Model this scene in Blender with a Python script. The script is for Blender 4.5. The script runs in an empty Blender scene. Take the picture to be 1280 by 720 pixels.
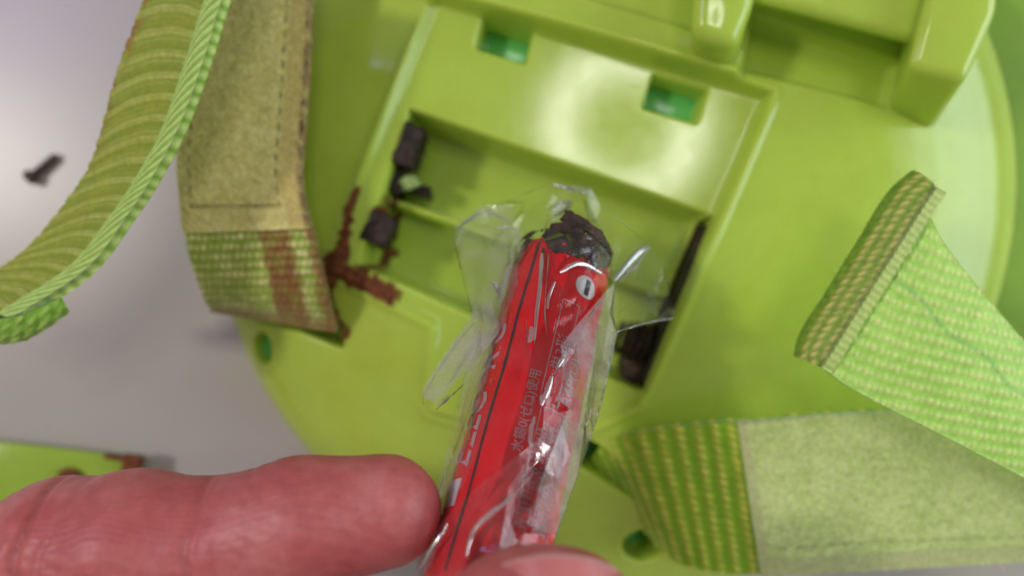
import bpy, bmesh, math, random
import numpy as np
from mathutils import Vector, Matrix, geometry

random.seed(7)
rng = np.random.default_rng(7)
S = 0.001                    # all builder numbers are millimetres
CAM_H, FPX = 170.0, 1004.0   # camera height over the table, focal length in photograph pixels

# ------------------------------------------------------------------ camera, world, lamps, exposure
scene = bpy.context.scene
C = scene.collection
cam_d = bpy.data.cameras.new('camera')
cam = bpy.data.objects.new('camera', cam_d)
C.objects.link(cam)
cam.location = (0, 0, CAM_H * S)
cam.rotation_euler = (0, 0, 0)
cam_d.sensor_width = 36.0
cam_d.lens = FPX / 1280.0 * 36.0
cam_d.clip_start = 0.003
cam_d.clip_end = 20.0
cam_d.dof.use_dof = True
cam_d.dof.focus_distance = 0.107
cam_d.dof.aperture_fstop = 9.2
cam_d.dof.aperture_blades = 0
scene.camera = cam

world = bpy.data.worlds.new('World')
scene.world = world
world.use_nodes = True
bg = world.node_tree.nodes['Background']
bg.inputs['Color'].default_value = (1.0, 0.96, 0.91, 1)
bg.inputs['Strength'].default_value = 0.13

def area(name, loc, target, size, size_y, power, col, shape='RECTANGLE'):
    ld = bpy.data.lights.new(name, 'AREA')
    ld.shape = shape
    ld.size = size * S
    if shape in ('RECTANGLE', 'ELLIPSE'):
        ld.size_y = size_y * S
    ld.energy = power
    ld.color = col
    o = bpy.data.objects.new(name, ld)
    C.objects.link(o)
    o.location = Vector(loc) * S
    o.rotation_euler = (Vector(target) - Vector(loc)).to_track_quat('-Z', 'Y').to_euler()
    return o

area('key_lamp', (-780, 190, 1000), (0, 0, 20), 120, 120, 2.8, (1.0, 0.93, 0.82), 'DISK')
# window light at right, split into stacked strips fading upward to soften its reflection
for wz, wp in ((110, 0.32), (205, 0.42), (300, 0.42), (395, 0.3), (490, 0.15)):
    area('window_strip', (640, 60, wz), (20, 0, 20), 560, 92, wp, (0.80, 0.92, 1.0))
area('far_window', (-1150, 640, 1500), (-60, 20, 0), 460, 460, 3.0, (0.44, 0.38, 1.0))
# round fluorescent ceiling lamp: a ring of tubes
for k in range(14):
    a = 2 * math.pi * k / 14
    ld = bpy.data.lights.new('ring_tube', 'POINT')
    ld.shadow_soft_size = 0.028
    ld.energy = 0.52
    ld.color = (1.0, 0.97, 0.89)
    o = bpy.data.objects.new('ring_tube', ld)
    C.objects.link(o)
    o.location = ((226 + 136 * math.cos(a)) * S, (326 + 136 * math.sin(a)) * S, 1.5)

vs = scene.view_settings
vs.view_transform = 'Standard'
vs.look = 'None'
vs.exposure = 0.66
vs.gamma = 1.0
vs.use_curve_mapping = False
scene.cycles.max_bounces = 12
scene.cycles.transparent_max_bounces = 24
scene.cycles.use_denoising = True

# ------------------------------------------------------------------ helpers
def P(px, py, z):
    d = (CAM_H - z) / FPX
    return np.array([(px - 640.0) * d, (360.0 - py) * d, z])

def PXY(px, py, z):
    return P(px, py, z)[:2]

def thing(name, label, cat, loc=(0, 0, 0), group=None):
    o = bpy.data.objects.new(name, None)
    C.objects.link(o)
    o.location = Vector(loc) * S
    o.empty_display_size = 0.01
    o['label'] = label
    o['category'] = cat
    if group:
        o['group'] = group
    return o

def link(o, parent=None):
    C.objects.link(o)
    if parent is not None:
        o.parent = parent
        inv = Vector((0, 0, 0))
        p = parent
        if p.parent is None:      # a part directly under its thing; deeper pieces already share its frame
            inv = p.location.copy()
        o.matrix_parent_inverse = Matrix.Translation(-inv)
    return o

def mk(name, verts, faces, mat, parent=None, smooth=True, col=None):
    verts = np.asarray(verts, dtype=np.float64) * S
    me = bpy.data.meshes.new(name)
    if isinstance(faces, np.ndarray):
        n = faces.shape[1]
        me.vertices.add(len(verts))
        me.vertices.foreach_set('co', verts.astype(np.float32).ravel())
        me.loops.add(faces.size)
        me.loops.foreach_set('vertex_index', faces.astype(np.int32).ravel())
        me.polygons.add(len(faces))
        me.polygons.foreach_set('loop_start', np.arange(0, faces.size, n, dtype=np.int32))
        me.update(calc_edges=True)
        me.validate()
    else:
        me.from_pydata([tuple(v) for v in verts], [], [tuple(f) for f in faces])
        me.update()
    if smooth:
        me.polygons.foreach_set('use_smooth', np.ones(len(me.polygons), dtype=bool))
    if col is not None:
        a = me.color_attributes.new('Col', 'FLOAT_COLOR', 'POINT')
        c = np.ones((len(verts), 4), dtype=np.float32)
        c[:, :3] = col
        a.data.foreach_set('color', c.ravel())
    me.materials.append(mat)
    o = bpy.data.objects.new(name, me)
    return link(o, parent)

def fnoise(x, y, seed=0, octaves=3):
    """cheap smooth value noise in numpy, about -1..1"""
    out = np.zeros_like(x, dtype=float)
    amp, tot = 1.0, 0.0
    for o in range(octaves):
        r = np.random.default_rng(seed * 131 + o)
        tab = r.uniform(-1, 1, (64, 64))
        xi, yi = np.floor(x).astype(int), np.floor(y).astype(int)
        fx, fy = x - xi, y - yi
        fx, fy = fx * fx * (3 - 2 * fx), fy * fy * (3 - 2 * fy)
        a = tab[xi % 64, yi % 64]; b = tab[(xi + 1) % 64, yi % 64]
        c = tab[xi % 64, (yi + 1) % 64]; d = tab[(xi + 1) % 64, (yi + 1) % 64]
        out += amp * ((a * (1 - fx) + b * fx) * (1 - fy) + (c * (1 - fx) + d * fx) * fy)
        tot += amp
        amp *= 0.5
        x, y = x * 2.03 + 17.3, y * 2.03 + 5.1
    return out / tot

def sstep(a, b, x):
    t = np.clip((x - a) / (b - a), 0, 1)
    return t * t * (3 - 2 * t)

def sd_poly(x, y, poly, rad=0.0):
    """signed distance to polygon (negative inside); rad rounds its corners outward"""
    d = np.full(x.shape, 1e18)
    s = np.ones(x.shape)
    n = len(poly)
    for i in range(n):
        a, b = poly[i], poly[i - 1]
        ex, ey = b[0] - a[0], b[1] - a[1]
        wx, wy = x - a[0], y - a[1]
        t = np.clip((wx * ex + wy * ey) / (ex * ex + ey * ey), 0, 1)
        bx, by = wx - ex * t, wy - ey * t
        d = np.minimum(d, bx * bx + by * by)
        c1, c2, c3 = y >= a[1], y < b[1], ex * wy > ey * wx
        flip = (c1 & c2 & c3) | (~c1 & ~c2 & ~c3)
        s = np.where(flip, -s, s)
    return s * np.sqrt(d) - rad

def sd_line(x, y, pts):
    """distance to polyline and the 0..1 position along it"""
    d = np.full(x.shape, 1e18); pos = np.zeros(x.shape)
    n = len(pts) - 1
    for i in range(n):
        a, b = pts[i], pts[i + 1]
        ex, ey = b[0] - a[0], b[1] - a[1]
        t = np.clip(((x - a[0]) * ex + (y - a[1]) * ey) / (ex * ex + ey * ey), 0, 1)
        q = np.hypot(x - a[0] - ex * t, y - a[1] - ey * t)
        pos = np.where(q < d, (i + t) / n, pos)
        d = np.minimum(d, q)
    return d, pos

def catmull(pts, m):
    """resample control rows (n,k) to m rows, Catmull-Rom, even in arc length of the first 3 columns"""
    p = np.asarray(pts, float)
    q = np.vstack([2 * p[0] - p[1], p, 2 * p[-1] - p[-2]])
    out = []
    K = 40
    for i in range(len(p) - 1):
        p0, p1, p2, p3 = q[i], q[i + 1], q[i + 2], q[i + 3]
        for t in np.linspace(0, 1, K, endpoint=False):
            out.append(0.5 * (2 * p1 + (p2 - p0) * t + (2 * p0 - 5 * p1 + 4 * p2 - p3) * t * t + (3 * p1 - p0 - 3 * p2 + p3) * t ** 3))
    out.append(p[-1])
    out = np.array(out)
    mid = 0.5 * (out[:, :3] + out[:, 3:6]) if out.shape[1] >= 6 else out[:, :3]
    L = np.concatenate([[0], np.cumsum(np.linalg.norm(np.diff(mid, axis=0), axis=1))])
    u = np.linspace(0, L[-1], m)
    return np.stack([np.interp(u, L, out[:, k]) for k in range(out.shape[1])], 1), u

def grid_faces(nu, nv):
    i, j = np.meshgrid(np.arange(nu - 1), np.arange(nv - 1), indexing='ij')
    a = i * nv + j
    return np.stack([a, a + 1, a + nv + 1, a + nv], -1).reshape(-1, 4)

def ribbon(name, left, right, mat, parent, step=0.28, thick=1.5, fn=None, crown=None, u_rng=(0, 1), v_rng=(0, 1), lift=0.0, pxmode=True):
    """a strap: two edge polylines (px,py,z) -> solid sheet. fn(U,V,W)->(height, colour) with U,V,W in mm (along, across, width)"""
    if pxmode:
        left = [P(*q) for q in left]; right = [P(*q) for q in right]
    ctrl = np.hstack([np.array(left), np.array(right)])
    dense, ud = catmull(ctrl, 400)
    Ltot = ud[-1]
    u0, u1 = u_rng[0] * Ltot, u_rng[1] * Ltot
    nu = max(6, int((u1 - u0) / step) + 1)
    us = np.linspace(u0, u1, nu)
    rows = np.stack([np.interp(us, ud, dense[:, k]) for k in range(6)], 1)
    Wm = np.mean(np.linalg.norm(rows[:, 3:] - rows[:, :3], axis=1))
    nv = max(4, int(Wm * (v_rng[1] - v_rng[0]) / step) + 1)
    vv = np.linspace(v_rng[0], v_rng[1], nv)
    pos = rows[:, None, :3] * (1 - vv)[None, :, None] + rows[:, None, 3:] * vv[None, :, None]
    W = np.linalg.norm(rows[:, 3:] - rows[:, :3], axis=1)[:, None] * np.ones(nv)[None]
    U = us[:, None] * np.ones(nv)[None]
    V = W * vv[None, :]
    du = np.gradient(pos, axis=0); dv = np.gradient(pos, axis=1)
    n = np.cross(du, dv); n /= np.linalg.norm(n, axis=2, keepdims=True) + 1e-9
    n = np.where(n[..., 2:3] < 0, -n, n)
    h = np.zeros_like(U); col = None
    if fn:
        h, col = fn(U, V, W)
    if crown is not None:
        h = h + crown(us[:, None] / Ltot * np.ones(nv)[None], np.ones(nu)[:, None] * vv[None])
    top = pos + n * (thick / 2 + h + lift)[..., None]
    bot = pos + n * (-thick / 2 + lift + (h * 0 if crown is None else crown(us[:, None] / Ltot * np.ones(nv)[None], np.ones(nu)[:, None] * vv[None])))[..., None]
    V_ = np.vstack([top.reshape(-1, 3), bot.reshape(-1, 3)])
    g = grid_faces(nu, nv); o = nu * nv
    ring = list(range(0, nv)) + [i * nv + nv - 1 for i in range(1, nu)] + [(nu - 1) * nv + j for j in range(nv - 2, -1, -1)] + [i * nv for i in range(nu - 2, 0, -1)]
    ring = np.array(ring); nx = np.roll(ring, -1)
    side = np.stack([ring, nx, nx + o, ring + o], 1)
    F = np.vstack([g, (g + o)[:, ::-1], side])
    cc = np.vstack([col.reshape(-1, 3), col.reshape(-1, 3)]) if col is not None else None
    ob = mk(name, V_, F, mat, parent, True, cc)
    ob['_'] = 0; del ob['_']
    return ob, pos, n

def prism(name, top, base, mat, parent=None, bevel=0.8, seg=3):
    """solid between a base outline and a top outline (lists of 3D mm points), edges rounded"""
    n = len(top)
    bm = bmesh.new()
    vt = [bm.verts.new(tuple(np.asarray(p) * S)) for p in top]
    vb = [bm.verts.new(tuple(np.asarray(p) * S)) for p in base]
    bm.faces.new(vt); bm.faces.new(vb[::-1])
    for i in range(n):
        j = (i + 1) % n
        bm.faces.new((vt[i], vb[i], vb[j], vt[j]))
    bmesh.ops.recalc_face_normals(bm, faces=bm.faces)
    if bevel:
        bmesh.ops.bevel(bm, geom=bm.edges[:], offset=bevel * S, segments=seg, profile=0.5, affect='EDGES', clamp_overlap=True)
    me = bpy.data.meshes.new(name)
    bm.to_mesh(me); bm.free()
    me.polygons.foreach_set('use_smooth', np.ones(len(me.polygons), dtype=bool))
    me.materials.append(mat)
    o = bpy.data.objects.new(name, me)
    return link(o, parent)

def tube(name, path, rad, mat, parent=None, seg=10, closed_ends=True):
    path = np.asarray(path, float)
    n = len(path)
    rad = np.full(n, rad) if np.isscalar(rad) else np.asarray(rad, float)
    t = np.gradient(path, axis=0); t /= np.linalg.norm(t, axis=1, keepdims=True)
    ref = np.array([0.3, 0.2, 0.93])
    verts = []
    for i in range(n):
        a = np.cross(t[i], ref); a /= np.linalg.norm(a)
        b = np.cross(t[i], a)
        for k in range(seg):
            w = 2 * math.pi * k / seg
            verts.append(path[i] + rad[i] * (a * math.cos(w) + b * math.sin(w)))
    faces = []
    for i in range(n - 1):
        for k in range(seg):
            k2 = (k + 1) % seg
            faces.append((i * seg + k, i * seg + k2, (i + 1) * seg + k2, (i + 1) * seg + k))
    if closed_ends:
        faces.append(tuple(range(seg - 1, -1, -1)))
        faces.append(tuple((n - 1) * seg + k for k in range(seg)))
    return mk(name, verts, faces, mat, parent)

# ------------------------------------------------------------------ materials
def new_mat(name):
    m = bpy.data.materials.new(name)
    m.use_nodes = True
    nt = m.node_tree
    return m, nt, nt.nodes['Principled BSDF']

def setp(b, **kw):
    for k, v in kw.items():
        k = k.replace('_', ' ')
        b.inputs[k].default_value = v

def nd(nt, typ, **kw):
    n = nt.nodes.new(typ)
    for k, v in kw.items():
        setattr(n, k, v)
    return n

def coords(nt, scale=1000.0):
    g = nd(nt, 'ShaderNodeTexCoord')
    m = nd(nt, 'ShaderNodeMapping')
    m.inputs['Scale'].default_value = (scale, scale, scale)
    nt.links.new(g.outputs['Object'], m.inputs['Vector'])
    return m.outputs['Vector']

def noise_node(nt, vec, scale, detail=4.0, rough=0.55):
    n = nd(nt, 'ShaderNodeTexNoise')
    n.inputs['Scale'].default_value = scale
    n.inputs['Detail'].default_value = detail
    n.inputs['Roughness'].default_value = rough
    nt.links.new(vec, n.inputs['Vector'])
    return n.outputs['Fac']

def ramp(nt, fac, stops):
    r = nd(nt, 'ShaderNodeValToRGB')
    e = r.color_ramp.elements
    while len(e) < len(stops):
        e.new(0.5)
    for k, (p, c) in enumerate(stops):
        e[k].position = p
        e[k].color = (*c, 1) if len(c) == 3 else c
    nt.links.new(fac, r.inputs['Fac'])
    return r.outputs['Color']

def bump(nt, b, height, dist_mm, strength=1.0):
    n = nd(nt, 'ShaderNodeBump')
    n.inputs['Strength'].default_value = strength
    n.inputs['Distance'].default_value = dist_mm * S
    nt.links.new(height, n.inputs['Height'])
    nt.links.new(n.outputs['Normal'], b.inputs['Normal'])
    return n

def g3(v):
    return (v, v, v)

def plastic(name, c1, c2, rough=0.11, sss=0.45):
    m, nt, b = new_mat(name)
    v = coords(nt)
    f = noise_node(nt, v, 0.045, 3)
    vo = nd(nt, 'ShaderNodeTexVoronoi')
    vo.inputs['Scale'].default_value = 0.16
    nt.links.new(v, vo.inputs['Vector'])
    sp = ramp(nt, vo.outputs['Distance'], [(0.022, (0.45, 0.38, 0.30)), (0.05, (1, 1, 1))])
    gr = ramp(nt, noise_node(nt, v, 0.11, 6, 0.75), [(0.30, (0.90, 0.88, 0.84)), (0.55, (1, 1, 1))])
    m0 = nd(nt, 'ShaderNodeMix', data_type='RGBA', blend_type='MULTIPLY'); m0.inputs[0].default_value = 0.8
    m1 = nd(nt, 'ShaderNodeMix', data_type='RGBA', blend_type='MULTIPLY'); m1.inputs[0].default_value = 0.7
    nt.links.new(ramp(nt, f, [(0.3, c1), (0.7, c2)]), m0.inputs[6]); nt.links.new(sp, m0.inputs[7])
    nt.links.new(m0.outputs[2], m1.inputs[6]); nt.links.new(gr, m1.inputs[7])
    nt.links.new(m1.outputs[2], b.inputs['Base Color'])
    f2 = noise_node(nt, v, 0.35, 6, 0.65)
    nt.links.new(ramp(nt, f2, [(0.35, g3(rough * 0.85)), (0.72, g3(rough * 1.3))]), b.inputs['Roughness'])
    f3 = noise_node(nt, v, 1.4, 3)
    bump(nt, b, f3, 0.02, 0.35)
    setp(b, Subsurface_Weight=sss, Subsurface_Radius=(0.9, 1.0, 0.25), Subsurface_Scale=0.004, IOR=1.5)
    return m

M = {}
M['lime'] = plastic('lime_plastic', (0.50, 0.67, 0.085), (0.54, 0.72, 0.10))
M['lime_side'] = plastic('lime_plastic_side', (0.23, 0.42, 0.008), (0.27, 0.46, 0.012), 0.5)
M['inner'] = plastic('glow_green_plastic', (0.14, 0.60, 0.12), (0.17, 0.66, 0.15), 0.2)  # greener than the shell, painting the glow of light through it
M['cover'] = plastic('cover_plastic', (0.36, 0.55, 0.06), (0.41, 0.58, 0.08))

def table_mat():
    m, nt, b = new_mat('white_laminate')
    v = coords(nt)
    f = noise_node(nt, v, 0.02, 5)
    c = ramp(nt, f, [(0.3, (0.46, 0.425, 0.39)), (0.7, (0.50, 0.465, 0.43))])
    f2 = noise_node(nt, v, 0.33, 2)
    spots = ramp(nt, f2, [(0.70, (1, 1, 1)), (0.78, (0.78, 0.75, 0.72))])
    mx = nd(nt, 'ShaderNodeMix', data_type='RGBA', blend_type='MULTIPLY')
    mx.inputs[0].default_value = 0.5
    nt.links.new(c, mx.inputs[6]); nt.links.new(spots, mx.inputs[7])
    nt.links.new(mx.outputs[2], b.inputs['Base Color'])
    setp(b, Roughness=0.30)
    bump(nt, b, noise_node(nt, v, 1.2, 3), 0.02, 0.25)
    return m
M['table'] = table_mat()

def webbing_mat(name, rough=0.55, sheen=0.3, fine=5.0):
    m, nt, b = new_mat(name)
    a = nd(nt, 'ShaderNodeVertexColor', layer_name='Col')
    v = coords(nt)
    f = noise_node(nt, v, 0.9, 5, 0.7)
    vary = ramp(nt, f, [(0.3, g3(0.82)), (0.7, g3(1.12))])
    mx = nd(nt, 'ShaderNodeMix', data_type='RGBA', blend_type='MULTIPLY')
    mx.inputs[0].default_value = 1.0
    nt.links.new(a.outputs['Color'], mx.inputs[6]); nt.links.new(vary, mx.inputs[7])
    nt.links.new(mx.outputs[2], b.inputs['Base Color'])
    setp(b, Roughness=rough, Sheen_Weight=sheen, Sheen_Roughness=0.4, Subsurface_Weight=0.12, Subsurface_Radius=(1, 1, 0.4), Subsurface_Scale=0.001)
    bump(nt, b, noise_node(nt, v, fine, 3), 0.10, 0.6)
    return m
M['web'] = webbing_mat('nylon_webbing')
M['fuzz'] = webbing_mat('fleece_pad', 0.8, 0.5, 3.0)

def rust_mat():
    m, nt, b = new_mat('rust')
    v = coords(nt)
    f = noise_node(nt, v, 0.8, 6, 0.7)
    nt.links.new(ramp(nt, f, [(0.3, (0.045, 0.014, 0.007)), (0.5, (0.17, 0.045, 0.012)), (0.72, (0.36, 0.12, 0.03))]), b.inputs['Base Color'])
    setp(b, Roughness=0.85)
    bump(nt, b, noise_node(nt, v, 2.0, 5), 0.25, 0.8)
    return m
M['rust'] = rust_mat()
def stain_mat():
    m = rust_mat(); m.name = 'rust_stain'
    nt = m.node_tree
    b = nt.nodes['Principled BSDF']; out = [n for n in nt.nodes if n.type == 'OUTPUT_MATERIAL'][0]
    at = nd(nt, 'ShaderNodeVertexColor', layer_name='Col')
    v = coords(nt)
    nz = noise_node(nt, v, 1.6, 5, 0.7)
    sm = nd(nt, 'ShaderNodeMath', operation='MULTIPLY_ADD'); sm.inputs[1].default_value = 1.1
    nt.links.new(nz, sm.inputs[0]); nt.links.new(at.outputs['Color'], sm.inputs[2])
    al = ramp(nt, sm.outputs[0], [(0.55, g3(0.0)), (0.95, g3(1.0))])
    tr = nd(nt, 'ShaderNodeBsdfTransparent'); mx = nd(nt, 'ShaderNodeMixShader')
    nt.links.new(al, mx.inputs[0]); nt.links.new(tr.outputs[0], mx.inputs[1]); nt.links.new(b.outputs[0], mx.inputs[2])
    nt.links.new(mx.outputs[0], out.inputs['Surface'])
    return m
M['stain'] = stain_mat()

def tarnish_mat(name, c1, c2, metal=0.5, rough=0.5):
    m, nt, b = new_mat(name)
    v = coords(nt)
    f = noise_node(nt, v, 0.7, 5, 0.7)
    nt.links.new(ramp(nt, f, [(0.35, c1), (0.7, c2)]), b.inputs['Base Color'])
    setp(b, Roughness=rough, Metallic=metal)
    bump(nt, b, noise_node(nt, v, 1.6, 4), 0.15, 0.7)
    return m
M['tarnish'] = tarnish_mat('tarnished_metal', (0.014, 0.009, 0.007), (0.060, 0.030, 0.020), 0.2, 0.6)
M['crust'] = tarnish_mat('corrosion_crust', (0.022, 0.012, 0.009), (0.10, 0.055, 0.035), 0.0, 0.6)
M['salt'] = tarnish_mat('corrosion_salt', (0.30, 0.46, 0.14), (0.42, 0.56, 0.20), 0.0, 0.7)
M['steel'] = tarnish_mat('dull_steel', (0.16, 0.14, 0.13), (0.34, 0.31, 0.28), 0.9, 0.35)
M['screw'] = tarnish_mat('dark_screw_metal', (0.07, 0.055, 0.045), (0.18, 0.14, 0.11), 0.5, 0.5)

def label_mat():
    m, nt, b = new_mat('red_battery_label')
    v = coords(nt)
    f = noise_node(nt, v, 0.25, 5, 0.6)
    nt.links.new(ramp(nt, f, [(0.3, (0.82, 0.004, 0.012)), (0.7, (0.90, 0.007, 0.018))]), b.inputs['Base Color'])
    setp(b, Roughness=0.36, IOR=1.4)
    bump(nt, b, noise_node(nt, v, 0.8, 4), 0.05, 0.5)
    return m
M['red'] = label_mat()

def flat_mat(name, c, rough=0.5, metal=0.0):
    m, nt, b = new_mat(name)
    v = coords(nt)
    f = noise_node(nt, v, 1.3, 4, 0.7)
    nt.links.new(ramp(nt, f, [(0.3, tuple(x * 0.82 for x in c)), (0.7, tuple(min(1, x * 1.08) for x in c))]), b.inputs['Base Color'])
    setp(b, Roughness=rough, Metallic=metal)
    return m
M['ink'] = flat_mat('silver_white_ink', (0.66, 0.46, 0.49), 0.4)
M['white'] = flat_mat('white_print', (0.80, 0.78, 0.77), 0.4)
M['dark'] = flat_mat('dark_print', (0.035, 0.028, 0.026), 0.5)
M['thread'] = flat_mat('stitch_thread', (0.55, 0.62, 0.26), 0.7)
M['brown_thread'] = flat_mat('stained_thread', (0.16, 0.085, 0.035), 0.8)

def skin_mat():
    m, nt, b = new_mat('skin')
    v = coords(nt)
    f = noise_node(nt, v, 0.09, 4, 0.6)
    c = ramp(nt, f, [(0.30, (0.50, 0.105, 0.105)), (0.5, (0.58, 0.155, 0.15)), (0.70, (0.68, 0.25, 0.235))])
    f2 = noise_node(nt, v, 0.7, 4, 0.6)
    c2 = ramp(nt, f2, [(0.3, (0.90, 0.84, 0.84)), (0.7, (1.06, 1.06, 1.06))])
    mx = nd(nt, 'ShaderNodeMix', data_type='RGBA', blend_type='MULTIPLY')
    mx.inputs[0].default_value = 1.0
    nt.links.new(c, mx.inputs[6]); nt.links.new(c2, mx.inputs[7])
    nt.links.new(mx.outputs[2], b.inputs['Base Color'])
    setp(b, Roughness=0.43, Subsurface_Weight=0.55, Subsurface_Radius=(1.0, 0.32, 0.2), Subsurface_Scale=0.0025, IOR=1.4)
    w = nd(nt, 'ShaderNodeTexWave', wave_type='RINGS', rings_direction='X')
    w.inputs['Scale'].default_value = 0.55
    w.inputs['Distortion'].default_value = 7.0
    w.inputs['Detail'].default_value = 2.0
    w.inputs['Detail Scale'].default_value = 0.25
    nt.links.new(v, w.inputs['Vector'])
    vo = nd(nt, 'ShaderNodeTexVoronoi', feature='DISTANCE_TO_EDGE')
    vo.inputs['Scale'].default_value = 1.1
    nt.links.new(v, vo.inputs['Vector'])
    ad = nd(nt, 'ShaderNodeMath', operation='MULTIPLY_ADD')
    nt.links.new(w.outputs['Fac'], ad.inputs[0]); ad.inputs[1].default_value = 0.5
    nt.links.new(vo.outputs['Distance'], ad.inputs[2])
    bump(nt, b, ad.outputs[0], 0.055, 0.7)
    return m
M['skin'] = skin_mat()

def nail_mat():
    m, nt, b = new_mat('nail')
    v = coords(nt)
    f = noise_node(nt, v, 0.2, 3)
    nt.links.new(ramp(nt, f, [(0.3, (0.62, 0.16, 0.15)), (0.7, (0.68, 0.22, 0.20))]), b.inputs['Base Color'])
    setp(b, Roughness=0.5, Subsurface_Weight=0.4, Subsurface_Radius=(1, .4, .3), Subsurface_Scale=0.001)
    return m
M['nail'] = nail_mat()
M['nail_edge'] = flat_mat('nail_edge', (0.70, 0.34, 0.31), 0.6)

def film_mat(name, lo_, hi_, gloss, rough, bmp=0.7):
    m = bpy.data.materials.new(name)
    m.use_nodes = True
    nt = m.node_tree
    nt.nodes.clear()
    out = nd(nt, 'ShaderNodeOutputMaterial')
    tr = nd(nt, 'ShaderNodeBsdfTransparent')
    tr.inputs['Color'].default_value = (0.99, 0.988, 0.985, 1)
    gl = nd(nt, 'ShaderNodeBsdfGlossy')
    gl.inputs['Roughness'].default_value = rough
    di = nd(nt, 'ShaderNodeBsdfDiffuse')
    di.inputs['Color'].default_value = (0.80, 0.76, 0.78, 1)
    tl = nd(nt, 'ShaderNodeBsdfTranslucent')
    tl.inputs['Color'].default_value = (0.80, 0.76, 0.76, 1)
    hz = nd(nt, 'ShaderNodeMixShader'); hz.inputs[0].default_value = 0.4
    nt.links.new(di.outputs[0], hz.inputs[1]); nt.links.new(tl.outputs[0], hz.inputs[2])
    v = coords(nt)
    f = noise_node(nt, v, 0.16, 5, 0.65)
    haze = ramp(nt, f, [(0.40, g3(lo_)), (0.72, g3(hi_))])
    m1 = nd(nt, 'ShaderNodeMixShader')
    nt.links.new(haze, m1.inputs[0]); nt.links.new(tr.outputs[0], m1.inputs[1]); nt.links.new(hz.outputs[0], m1.inputs[2])
    fr = nd(nt, 'ShaderNodeFresnel'); fr.inputs['IOR'].default_value = 1.5
    mul = nd(nt, 'ShaderNodeMath', operation='MULTIPLY', use_clamp=True); mul.inputs[1].default_value = gloss
    geo = nd(nt, 'ShaderNodeNewGeometry')
    nt.links.new(fr.outputs[0], mul.inputs[0])
    m2 = nd(nt, 'ShaderNodeMixShader')
    nt.links.new(mul.outputs[0], m2.inputs[0]); nt.links.new(m1.outputs[0], m2.inputs[1]); nt.links.new(gl.outputs[0], m2.inputs[2])
    nt.links.new(m2.outputs[0], out.inputs['Surface'])
    bp = nd(nt, 'ShaderNodeBump'); bp.inputs['Distance'].default_value = 0.25 * S; bp.inputs['Strength'].default_value = bmp
    mp = nd(nt, 'ShaderNodeMapping'); mp.inputs['Scale'].default_value = (1.0, 0.35, 0.6)
    mp.inputs['Rotation'].default_value = (0, 0, -0.28)
    nt.links.new(v, mp.inputs['Vector'])
    f5 = noise_node(nt, mp.outputs['Vector'], 0.55, 4, 0.6)
    nt.links.new(f5, bp.inputs['Height'])
    nt.links.new(bp.outputs[0], gl.inputs['Normal']); nt.links.new(bp.outputs[0], fr.inputs['Normal'])
    return m
M['film'] = film_mat('clear_film', 0.006, 0.065, 1.4, 0.10)
M['film_milky_glare'] = film_mat('milky_glare_film', 0.07, 0.40, 1.5, 0.10)  # milky film, whitened further to paint broad glare
M['film_hazy_sheen'] = film_mat('hazy_sheen_film', 0.16, 0.58, 1.8, 0.14)  # the film's own haze on the left flap, painted sheen on the right fold
M['glint_fold'] = film_mat('glint_fold', 0.20, 0.55, 10.0, 0.22, 0.2)  # white haze and raised gloss paint the highlights on folds
M['glint_edge'] = film_mat('glint_crease', 0.08, 0.45, 7.0, 0.12, 0.2)  # white haze stands in for lamp and window reflections along creases

# ------------------------------------------------------------------ the table
tb = mk('table', [(-420, -320, 0), (420, -320, 0), (420, 320, 0), (-420, 320, 0),
                  (-420, -320, -20), (420, -320, -20), (420, 320, -20), (-420, 320, -20)],
        [(0, 1, 2, 3), (7, 6, 5, 4), (0, 4, 5, 1), (1, 5, 6, 2), (2, 6, 7, 3), (3, 7, 4, 0)], M['table'], None, False)
tb['kind'] = 'structure'

# ------------------------------------------------------------------ the round toy body
ZR, ZT = 3.0, 28.5
cx, cy = PXY(779, 228, 10)
RD = 534 / FPX * (CAM_H - 11)
toy = thing('toy_body', 'round lime green plastic toy back with open empty battery compartment, lying on white table', 'toy', (cx, cy, 0))

def pl(pts, z):
    return [PXY(x, y, z) for x, y in pts]

recess = pl([(542, -6), (963, 118), (797, 506), (690, 560), (535, 520), (546, 412), (541, 403), (404, 340), (440, 250)], 27)
bays = pl([(513, 137), (884, 268), (797, 487), (449, 330)], 25)
ridge_div = pl([(488, 250), (846, 372)], 20)
peg1 = pl([(606, 20), (664, 36), (655, 72), (597, 54)], 27)
peg2 = pl([(821, 92), (886, 110), (873, 148), (809, 130)], 27)
beam = pl([(548, -46), (918, 68), (910, 92), (540, -18)], 29)
cavity = pl([(940, 26), (1128, 76), (1110, 130), (928, 90)], 26)
slot_l = pl([(262, 368), (418, 404), (424, 432), (366, 412), (268, 395)], 23)
slot_r = pl([(722, 545), (748, 560), (806, 612), (796, 622), (726, 578)], 23)
hole1 = PXY(322, 437, 16)
hole2 = PXY(799, 672, 13)
slit = pl([(880, 276), (888, 272), (803, 486), (794, 484)], 24)

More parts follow.
